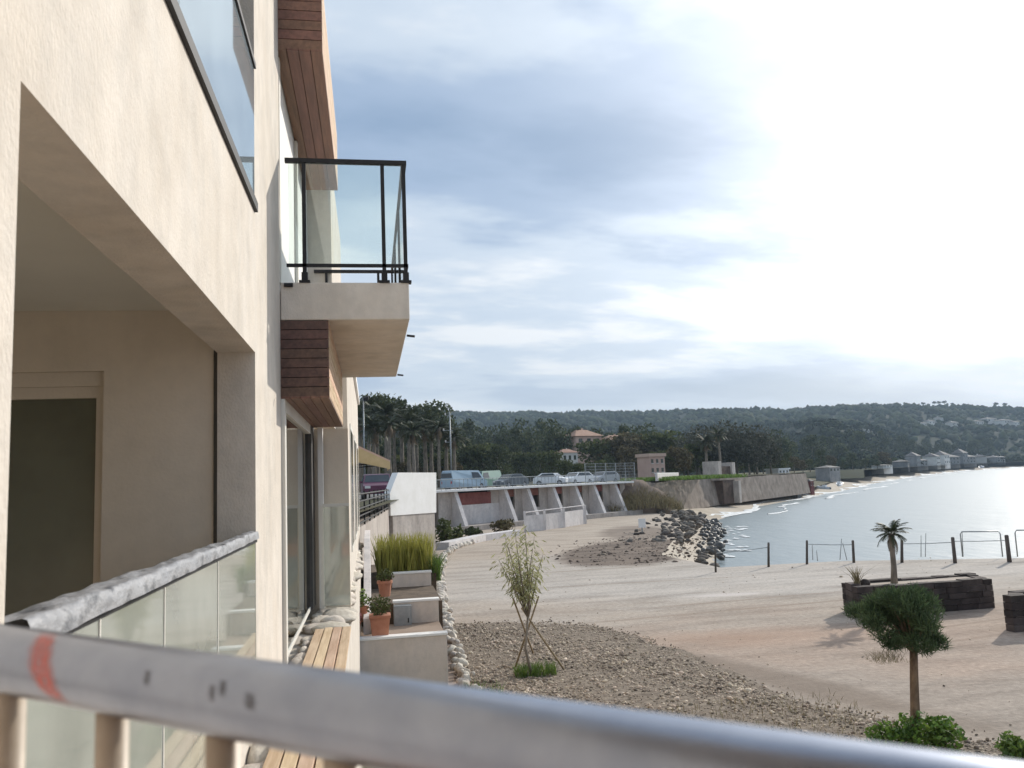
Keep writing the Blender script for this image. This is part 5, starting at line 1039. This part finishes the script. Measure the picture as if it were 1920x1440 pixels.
# ------------------------------------------------------------------ houses
def house(px, ybase, D, wpx, hpx, wallm, roofm, label, cat='house', group=None, rz=.5, floors=2, roof='hip', depth=.8, name='house', zz=None):
    p = atD(px, ybase, D); k = D / F; w_ = wpx * k; h = hpx * k
    if zz is not None: h += p.z - zz; p.z = zz
    th = thing(name, p, label, cat, group); rot = Matrix.Rotation(rz, 4, 'Z'); dd = w_ * depth
    f_ = lambda x, y, z: p + rot @ Vector((x, y, z)); hw = h * .72 if roof else h
    mb = MB(); mb.hexa([f_(-w_ / 2, -dd / 2, -3), f_(w_ / 2, -dd / 2, -3), f_(w_ / 2, dd / 2, -3), f_(-w_ / 2, dd / 2, -3), f_(-w_ / 2, -dd / 2, hw), f_(w_ / 2, -dd / 2, hw), f_(w_ / 2, dd / 2, hw), f_(-w_ / 2, dd / 2, hw)]); part('wall', mb, wallm, th)
    e = .06 * w_
    if roof == 'hip':
        mb = MB(); mb.add([f_(-w_ / 2 - e, -dd / 2 - e, hw), f_(w_ / 2 + e, -dd / 2 - e, hw), f_(w_ / 2 + e, dd / 2 + e, hw), f_(-w_ / 2 - e, dd / 2 + e, hw), f_(-w_ * .2, 0, h), f_(w_ * .2, 0, h)], [(0, 1, 5, 4), (1, 2, 5), (2, 3, 4, 5), (3, 0, 4), (3, 2, 1, 0)]); rf = part('roof', mb, roofm, th)
        mb = MB(); c = f_(w_ * .1, dd * .12, 0); mb.box(c.x - .03 * w_, c.x + .03 * w_, c.y - .03 * w_, c.y + .03 * w_, p.z + hw, p.z + h * 1.08); part('chimney', mb, wallm, rf)
    else:
        mb = MB(); mb.hexa([f_(-w_ / 2 - e, -dd / 2 - e, hw), f_(w_ / 2 + e, -dd / 2 - e, hw), f_(w_ / 2 + e, dd / 2 + e, hw), f_(-w_ / 2 - e, dd / 2 + e, hw), f_(-w_ / 2 - e, -dd / 2 - e, hw + .08 * h + .2), f_(w_ / 2 + e, -dd / 2 - e, hw + .08 * h + .2), f_(w_ / 2 + e, dd / 2 + e, hw + .08 * h + .2), f_(-w_ / 2 - e, dd / 2 + e, hw + .08 * h + .2)]); part('roof', mb, roofm, th)
    nw = 3 if wpx > 25 else 2
    for fl_ in range(floors):
        for i in range(nw):
            x = w_ * (-.32 + .64 * i / (nw - 1)); z0 = hw * (fl_ + .28) / floors; z1_ = hw * (fl_ + .72) / floors; mb = MB(); mb.hexa([f_(x - .07 * w_, -dd / 2 - .05, z0), f_(x + .07 * w_, -dd / 2 - .05, z0), f_(x + .07 * w_, -dd / 2 + .1, z0), f_(x - .07 * w_, -dd / 2 + .1, z0), f_(x - .07 * w_, -dd / 2 - .05, z1_), f_(x + .07 * w_, -dd / 2 - .05, z1_), f_(x + .07 * w_, -dd / 2 + .1, z1_), f_(x - .07 * w_, -dd / 2 + .1, z1_)]); part('window', mb, 'pane_dark', th)
            if D < 260:
                mb = MB(); mb.hexa([f_(x - .09 * w_, -dd / 2 - .12, z0 - .12), f_(x + .09 * w_, -dd / 2 - .12, z0 - .12), f_(x + .09 * w_, -dd / 2 + .1, z0 - .12), f_(x - .09 * w_, -dd / 2 + .1, z0 - .12), f_(x - .09 * w_, -dd / 2 - .12, z0), f_(x + .09 * w_, -dd / 2 - .12, z0), f_(x + .09 * w_, -dd / 2 + .1, z0), f_(x - .09 * w_, -dd / 2 + .1, z0)]); part('sill', mb, 'white_dull', th)
house(1092, 852, 262, 58, 46, 'house_pink', 'tile_roof', 'pink villa with a terracotta hipped roof among the dark trees', 'house', rz=.35, name='villa')
house(1152, 850, 262, 50, 34, 'house_pink', 'tile_roof', 'smaller terracotta roofed house half hidden behind the pink villa', 'house', rz=.2)
house(1062, 868, 190, 34, 26, 'house_white', 'tile_roof', 'low pale house with a red roof below the pink villa', 'house', rz=.3, floors=1)
house(1222, 890, 140, 40, 46, 'house_pink', 'house_pink', 'small peach coloured house with a flat roof beside the gate wall', 'house', rz=.45, roof='flat', floors=2)
house(1552, 886, 262, 36, 13, 'house_grey', 'roof_grey', 'low green grey beach house among the shore trees', 'house', rz=.5, floors=1)
house(1458, 888, 185, 34, 10, 'paint_white', 'paint_white', 'flat white roofed beach kiosk above the sea wall', 'kiosk', rz=.5, floors=1, roof='flat', name='beach_kiosk')
rg = random.Random(8)
for i, (x, yb, w_, h_) in enumerate(((1655, 889, 30, 18), (1690, 884, 34, 22), (1722, 884, 28, 24), (1748, 880, 30, 30), (1778, 880, 34, 28), (1808, 878, 36, 26), (1838, 876, 30, 24), (1866, 874, 30, 20), (1712, 868, 26, 20), (1765, 862, 26, 16), (1800, 858, 24, 16))):
    house(x, yb, 380 + (x - 1655) * 1.7, w_, h_, 'house_grey' if i % 3 else 'house_white', 'roof_grey', 'grey roofed house on the far shore of the bay', 'house', 'houses along the far shore', rz=rg.uniform(.3, .9), floors=2, zz=PZ)
for i, (x, y, w_) in enumerate(((1725, 800, 20), (1742, 796, 16), (1760, 790, 18), (1785, 799, 18), (1830, 797, 22), (1852, 792, 24), (1880, 795, 26), (1900, 798, 18), (1655, 806, 14), (1620, 812, 16))):
    d = ray(x, y); az_ = math.atan2(d.x, d.y); D_ = 600.0; hz = math.hypot(d.x, d.y)
    for D_ in np.arange(700, 1750, 20):
        if float(hill_z(np.array([D_]), np.array([az_]))[0]) > H + d.z / hz * D_: break
    house(x, y, D_ / hz * 0.985, w_, 9, 'house_white', 'roof_grey', 'small pale house high on the far wooded hillside', 'house', 'houses on the hillside', rz=rg.uniform(.2, .9), floors=1, roof='hip')
# beach huts and boats on the strip below the wall
for x, yb, w_, h_, mt, lb in ((1492, 918, 16, 17, 'house_grey', 'dark blue grey beach hut at the far end of the sea wall'), (1518, 913, 14, 15, 'rust_red', 'dark red beach hut standing beside the blue grey hut')):
    house(x, yb, 165 + (x - 1492) * .6, w_, h_, mt, 'roof_grey', lb, 'beach hut', rz=.6, floors=1, name='beach_hut')
def boat(px, py, D, L_, rz, mt, label):
    p = atD(px, py, D); p.z = max(-1.1, p.z); th = thing('beached_boat', p, label, 'boat'); rot = Matrix.Rotation(rz, 4, 'Z'); n = 9; rows_ = []
    for i in range(n):
        u = i / (n - 1); w_ = L_ * .2 * math.sin(math.pi * min(1, .25 + .75 * (1 - u))) ** .7 if u < 1 else .02; x = L_ * (u - .5); z = .25 * L_ * .5 * u * u
        rows_.append([p + rot @ Vector(q) for q in ((x, -w_, L_ * .16 + z), (x, -w_ * .75, z * .6 + .08), (x, 0, z * .6), (x, w_ * .75, z * .6 + .08), (x, w_, L_ * .16 + z), (x, w_ * .85, L_ * .13 + z), (x, -w_ * .85, L_ * .13 + z))])
    mb = MB(); mb.add([v for rw in rows_ for v in rw], [(i * 7 + j, i * 7 + (j + 1) % 7, (i + 1) * 7 + (j + 1) % 7, (i + 1) * 7 + j) for i in range(n - 1) for j in range(7)] + [tuple(range(7))]); part('hull', mb, mt, th, True)
    mb = MB(); mb.obox(p + rot @ Vector((-.05 * L_, 0, L_ * .24)), rot @ Vector((.12 * L_, 0, 0)), rot @ Vector((0, .11 * L_, 0)), (0, 0, .07 * L_)); part('cabin', mb, 'paint_white', th)
boat(1574, 912, 185, 3.6, .9, 'paint_white', 'small white boat pulled up on the beach past the huts')
boat(1545, 918, 178, 3.2, 2.2, 'paint_silver', 'small grey boat pulled up on the beach near the dark red hut')
boat(1840, 886, 640, 9, .6, 'paint_silver', 'grey cabin boat on the far shore below the grey roofed houses')

# ------------------------------------------------------------------ trees beyond
def far_tree(seed, crown, trunk, kind, w_, h_):
    r = np.random.RandomState(seed); root = thing('broadleaf_tree', (0, 0, 0), 'tree', 'tree'); bb = []
    nb = 14
    for i in range(nb):
        a = r.uniform(0, 6.28); rr = w_ / 2 * r.uniform(.1, .72)
        if kind == 'umbrella': z = h_ * r.uniform(.78, .92); s_ = (w_ * .26, w_ * .26, h_ * .10)
        elif kind == 'cone': z = h_ * r.uniform(.2, .95); rr *= 1.15 * (1.05 - z / h_); s_ = (w_ * .22, w_ * .22, h_ * .13)
        else: z = h_ * r.uniform(.28, .85); rr *= math.sqrt(max(.1, 1 - ((z / h_ - .5) / .5) ** 2)); s_ = (w_ * r.uniform(.17, .28), w_ * r.uniform(.17, .28), h_ * r.uniform(.12, .2))
        bb.append((rr * math.cos(a), rr * math.sin(a), z) + s_)
    V, Fc = leaf_cloud(r, bb, 1700, .34, .6, .35); place('crown', mesh_from('crown', V, Fc, crown), root)
    mb = MB(); zf = h_ * (.7 if kind == 'umbrella' else .4); mb.tube([(0, 0, -1), (r.uniform(-.2, .2), 0, zf * .5), (0, 0, zf)], [.36, .28, .2], 8)
    for b_ in bb[:8]: mb.tube([(0, 0, zf * .9), b_[:3]], [.14, .05], 5)
    place('trunk', mesh_from('trunk', mb.v, mb.f, trunk, True), root); return root
kinds = {'dark': far_tree(1, 'leaf_dark', 'bark_grey', 'round', 9, 13), 'dark2': far_tree(2, 'leaf_dark', 'bark_grey', 'round', 11, 12), 'cone': far_tree(3, 'leaf_dark', 'bark_grey', 'cone', 7, 15), 'umb': far_tree(4, 'leaf_dark', 'bark', 'umbrella', 12, 14),
         'mid': far_tree(5, 'leaf_mid', 'bark_grey', 'round', 9, 9), 'brown': far_tree(6, 'leaf_brown', 'bark_grey', 'round', 8, 9), 'grey': far_tree(7, 'leaf_grey', 'bark_grey', 'round', 13, 12)}
desc = {'dark': 'dense dark green tree', 'dark2': 'broad dark evergreen', 'cone': 'pointed dark conifer', 'umb': 'flat topped umbrella pine', 'mid': 'mid green bushy tree', 'brown': 'olive brown tree in thin leaf', 'grey': 'large grey green spreading tree'}
hts = {'dark': 13, 'dark2': 12, 'cone': 15, 'umb': 14, 'mid': 9, 'brown': 9, 'grey': 12}
used = set(); rg = random.Random(99)
def put(kind, px, ytop, D, zone, wk=1.0):
    d = ray(px, ytop); p = CAM + d * D; az_ = math.atan2(p.x, p.y); Dh = math.hypot(p.x, p.y); zg = PZ
    if Dh > 340: zg = max(PZ, float(hill_z(np.array([Dh]), np.array([az_]))[0]) - .5)
    h = max(3.0, p.z - zg); root = kinds[kind]
    if kind in used: root = copy_tree(root)
    used.add(kind); s_ = h / hts[kind]; root.location = (p.x, p.y, zg); ww = s_ * wk if s_ < 1.6 else s_ ** .6 * wk; root.scale = (ww, ww, s_); root.rotation_euler = (0, 0, rg.uniform(0, 6.28)); tag(root, desc[kind] + ' ' + zone, root['category'], desc[kind] + 's ' + zone)
    root.name = {'cone': 'conifer', 'umb': 'umbrella_pine'}.get(kind, 'broadleaf_tree')
for px in range(655, 870, 17): put(rg.choice(['dark', 'dark', 'dark2']), px + rg.uniform(-6, 6), rg.uniform(800, 835), rg.uniform(165, 200), 'behind the palm grove')
for px in range(665, 860, 24): put(rg.choice(['mid', 'brown', 'dark']), px + rg.uniform(-8, 8), rg.uniform(845, 868), rg.uniform(135, 150), 'at the foot of the palm grove')
for px, yt in ((790, 752), (812, 768), (706, 735)): put('umb', px, yt, 175, 'rising over the palm grove', .8)
for px in range(858, 1215, 15): put(rg.choice(['dark', 'dark', 'dark2', 'cone', 'dark2']), px + rg.uniform(-6, 6), rg.uniform(782, 806) + (14 if 1040 < px < 1150 else 0), rg.uniform(255, 330), 'in the wood behind the pink villa')
for px in range(862, 1330, 22):
    if 1040 < px < 1130: put('mid', px, rg.uniform(858, 868), rg.uniform(150, 165), 'below the pink villa'); continue
    put(rg.choice(['dark', 'mid', 'brown', 'dark2']), px + rg.uniform(-8, 8), rg.uniform(825, 852), rg.uniform(170, 215), 'beyond the parked cars')
for px, yt, kd in ((1150, 812, 'brown'), (1180, 806, 'brown'), (1120, 822, 'mid'), (1212, 815, 'brown'), (1248, 806, 'mid'), (1245, 850, 'mid'), (1268, 835, 'brown'), (1225, 848, 'brown')): put(kd, px, yt, 200 if yt < 830 else 155, 'near the peach coloured house', 1.2)
for px, yt in ((1300, 792), (1335, 782), (1375, 776), (1412, 784), (1440, 800), (1285, 808), (1350, 800), (1400, 806)): put('grey', px, yt, rg.uniform(165, 190), 'behind the old gate tower', .8)
for px in range(1290, 1480, 20): put(rg.choice(['dark', 'dark2', 'mid']), px + rg.uniform(-6, 6), rg.uniform(835, 860), rg.uniform(185, 200), 'behind the old gate tower')
for px in range(1455, 1945, 15):
    D_ = 240 + (px - 1455) * 1.0; put(rg.choice(['dark', 'dark2', 'dark', 'mid', 'cone']), px + rg.uniform(-6, 6), rg.uniform(802, 830) + (px - 1455) * .02, D_ * 1.35 + rg.uniform(0, 60), 'in the wood above the far shore')
for px in range(1455, 1945, 17):
    D_ = 215 + (px - 1455) * .85; put(rg.choice(['dark', 'mid', 'mid', 'dark2', 'brown']), px + rg.uniform(-6, 6), rg.uniform(838, 862) if px < 1660 else rg.uniform(836, 854), (D_ if px < 1660 else D_ * 1.5 + 120) + rg.uniform(0, 25), 'close above the far beach' if px < 1660 else 'behind the far shore houses')
# umbrella pines on the ridge
for px in list(range(1525, 1790, 9)) + [1808, 1816, 1865, 1885, 1262, 1275, 1405, 1440]:
    d = ray(px, 760); az_ = math.atan2(d.x, d.y); hz = math.hypot(d.x, d.y); zr_ = float(hill_z(np.array([1720.0]), np.array([az_]))[0]); D_ = 1720.0 / hz
    k_ = (zr_ + rg.uniform(12, 17) - H) / D_; put('umb', px + rg.uniform(-2, 2), next(y for y in range(690, 860) if ray(px, y).z <= k_), D_, 'on the skyline ridge', .6)
# palms
def palm(seed, h_):
    root = thing('palm_tree', (0, 0, 0), 'palm', 'palm tree'); mb = MB(); mb.tube([(0, 0, -.5), (.15, 0, h_ * .4), (.05, 0, h_ * .75), (0, 0, h_)], [.38, .27, .24, .32], 10); place('trunk', mesh_from('trunk', mb.v, mb.f, 'bark_grey', True), root)
    V, Fc = palm_crown(seed, 30, 2.9, lo=-.8, hi=1.2); place('crown', mesh_from('crown', V + np.array([0, 0, h_]), Fc, 'frond'), root)
    V, Fc = palm_crown(seed + 50, 16, 2.0, lo=-1.9, hi=-1.1); place('dead_fronds', mesh_from('dead_fronds', V + np.array([0, 0, h_ - .2]), Fc, 'frond_dry'), root); return root
pv = [palm(3, 9.0), palm(4, 11.0), palm(5, 7.5)]; ph_ = [11.0, 13.0, 9.5]; pu = set()
for i, (px, yt, D_) in enumerate(((676, 756, 125), (690, 742, 140), (705, 745, 130), (722, 748, 120), (738, 760, 128), (752, 752, 140), (766, 766, 122), (780, 762, 138), (795, 770, 126), (808, 776, 134), (822, 782, 122), (836, 788, 130), (850, 800, 124), (730, 775, 110), (700, 772, 112), (772, 785, 112), (1345, 800, 150), (1322, 812, 152))):
    k_ = i % 3; root = pv[k_]
    if k_ in pu: root = copy_tree(root)
    pu.add(k_); p = atD(px, yt, D_); s_ = (p.z - PZ) / ph_[k_]; root.location = (p.x, p.y, PZ); root.scale = (s_ ** .6,) * 2 + (s_,); root.rotation_euler = (0, 0, rg.uniform(0, 6)); root.name = 'palm_tree'
    if px < 900: tag(root, 'tall palm with a shaggy crown in the grove behind the car park', 'palm tree', 'palms behind the car park')
    else: tag(root, 'palm with a shaggy crown standing behind the old gate tower', 'palm tree', 'palms behind the gate tower')
# lamp mast and utility pole
p = atD(684, 900, 105); p.z = PZ; zt = atD(684, 745, 105).z
lm = thing('floodlight_mast', p, 'tall pale mast with two dark floodlights rising in front of the palms', 'lamp mast'); mb = MB(); mb.tube([p, (p.x, p.y, zt)], [.13, .07], 8); part('mast', mb, 'thin_steel', lm, True); mb = MB(); mb.tube([(p.x - .9, p.y, zt - .3), (p.x + .5, p.y, zt - .1)], .05, 6); part('crossarm', mb, 'thin_steel', lm)
for dx in (-.8, .35): mb = MB(); mb.obox((p.x + dx, p.y - .2, zt - .05), (.32, 0, .1), (0, .14, .1), (-.05, -.05, .22)); part('floodlight', mb, 'metal_dark', lm)
p = atD(847, 905, 112); p.z = PZ; zt = atD(847, 770, 112).z
up_ = thing('utility_pole', p, 'grey utility pole with short crossarms in front of the dark trees', 'utility pole'); mb = MB(); mb.tube([p, (p.x, p.y, zt)], [.13, .09], 8); part('pole', mb, 'thin_steel', up_, True)
for z, w_ in ((zt - .5, .55), (zt - 2.6, .8), (zt - 4.2, .6)): mb = MB(); mb.tube([(p.x - w_ * 1.2, p.y, z), (p.x + w_ * .5, p.y, z)], .045, 6); part('crossarm', mb, 'thin_steel', up_); mb = MB(); mb.tube([(p.x - w_ * 1.1, p.y, z), (p.x - w_ * 1.1, p.y, z + .3)], .08, 6); part('insulator', mb, 'white_dull', up_)

# ------------------------------------------------------------------ sea haze
hz_m = bpy.data.materials.new('haze'); hz_m.use_nodes = True; t = hz_m.node_tree; t.nodes.clear()
pvn = nn(t, 'ShaderNodeVolumePrincipled'); pvn.inputs['Color'].default_value = (0.62, 0.80, 1.0, 1); pvn.inputs['Density'].default_value = 0.0002; pvn.inputs['Anisotropy'].default_value = 0.0
mo = nn(t, 'ShaderNodeOutputMaterial'); t.links.new(pvn.outputs[0], mo.inputs['Volume'])
mb = MB(); mb.box(-2700, 5300, -1000, 4100, SEA - 2.5, 260); o = single('haze', mb, hz_m); o['kind'] = 'stuff'
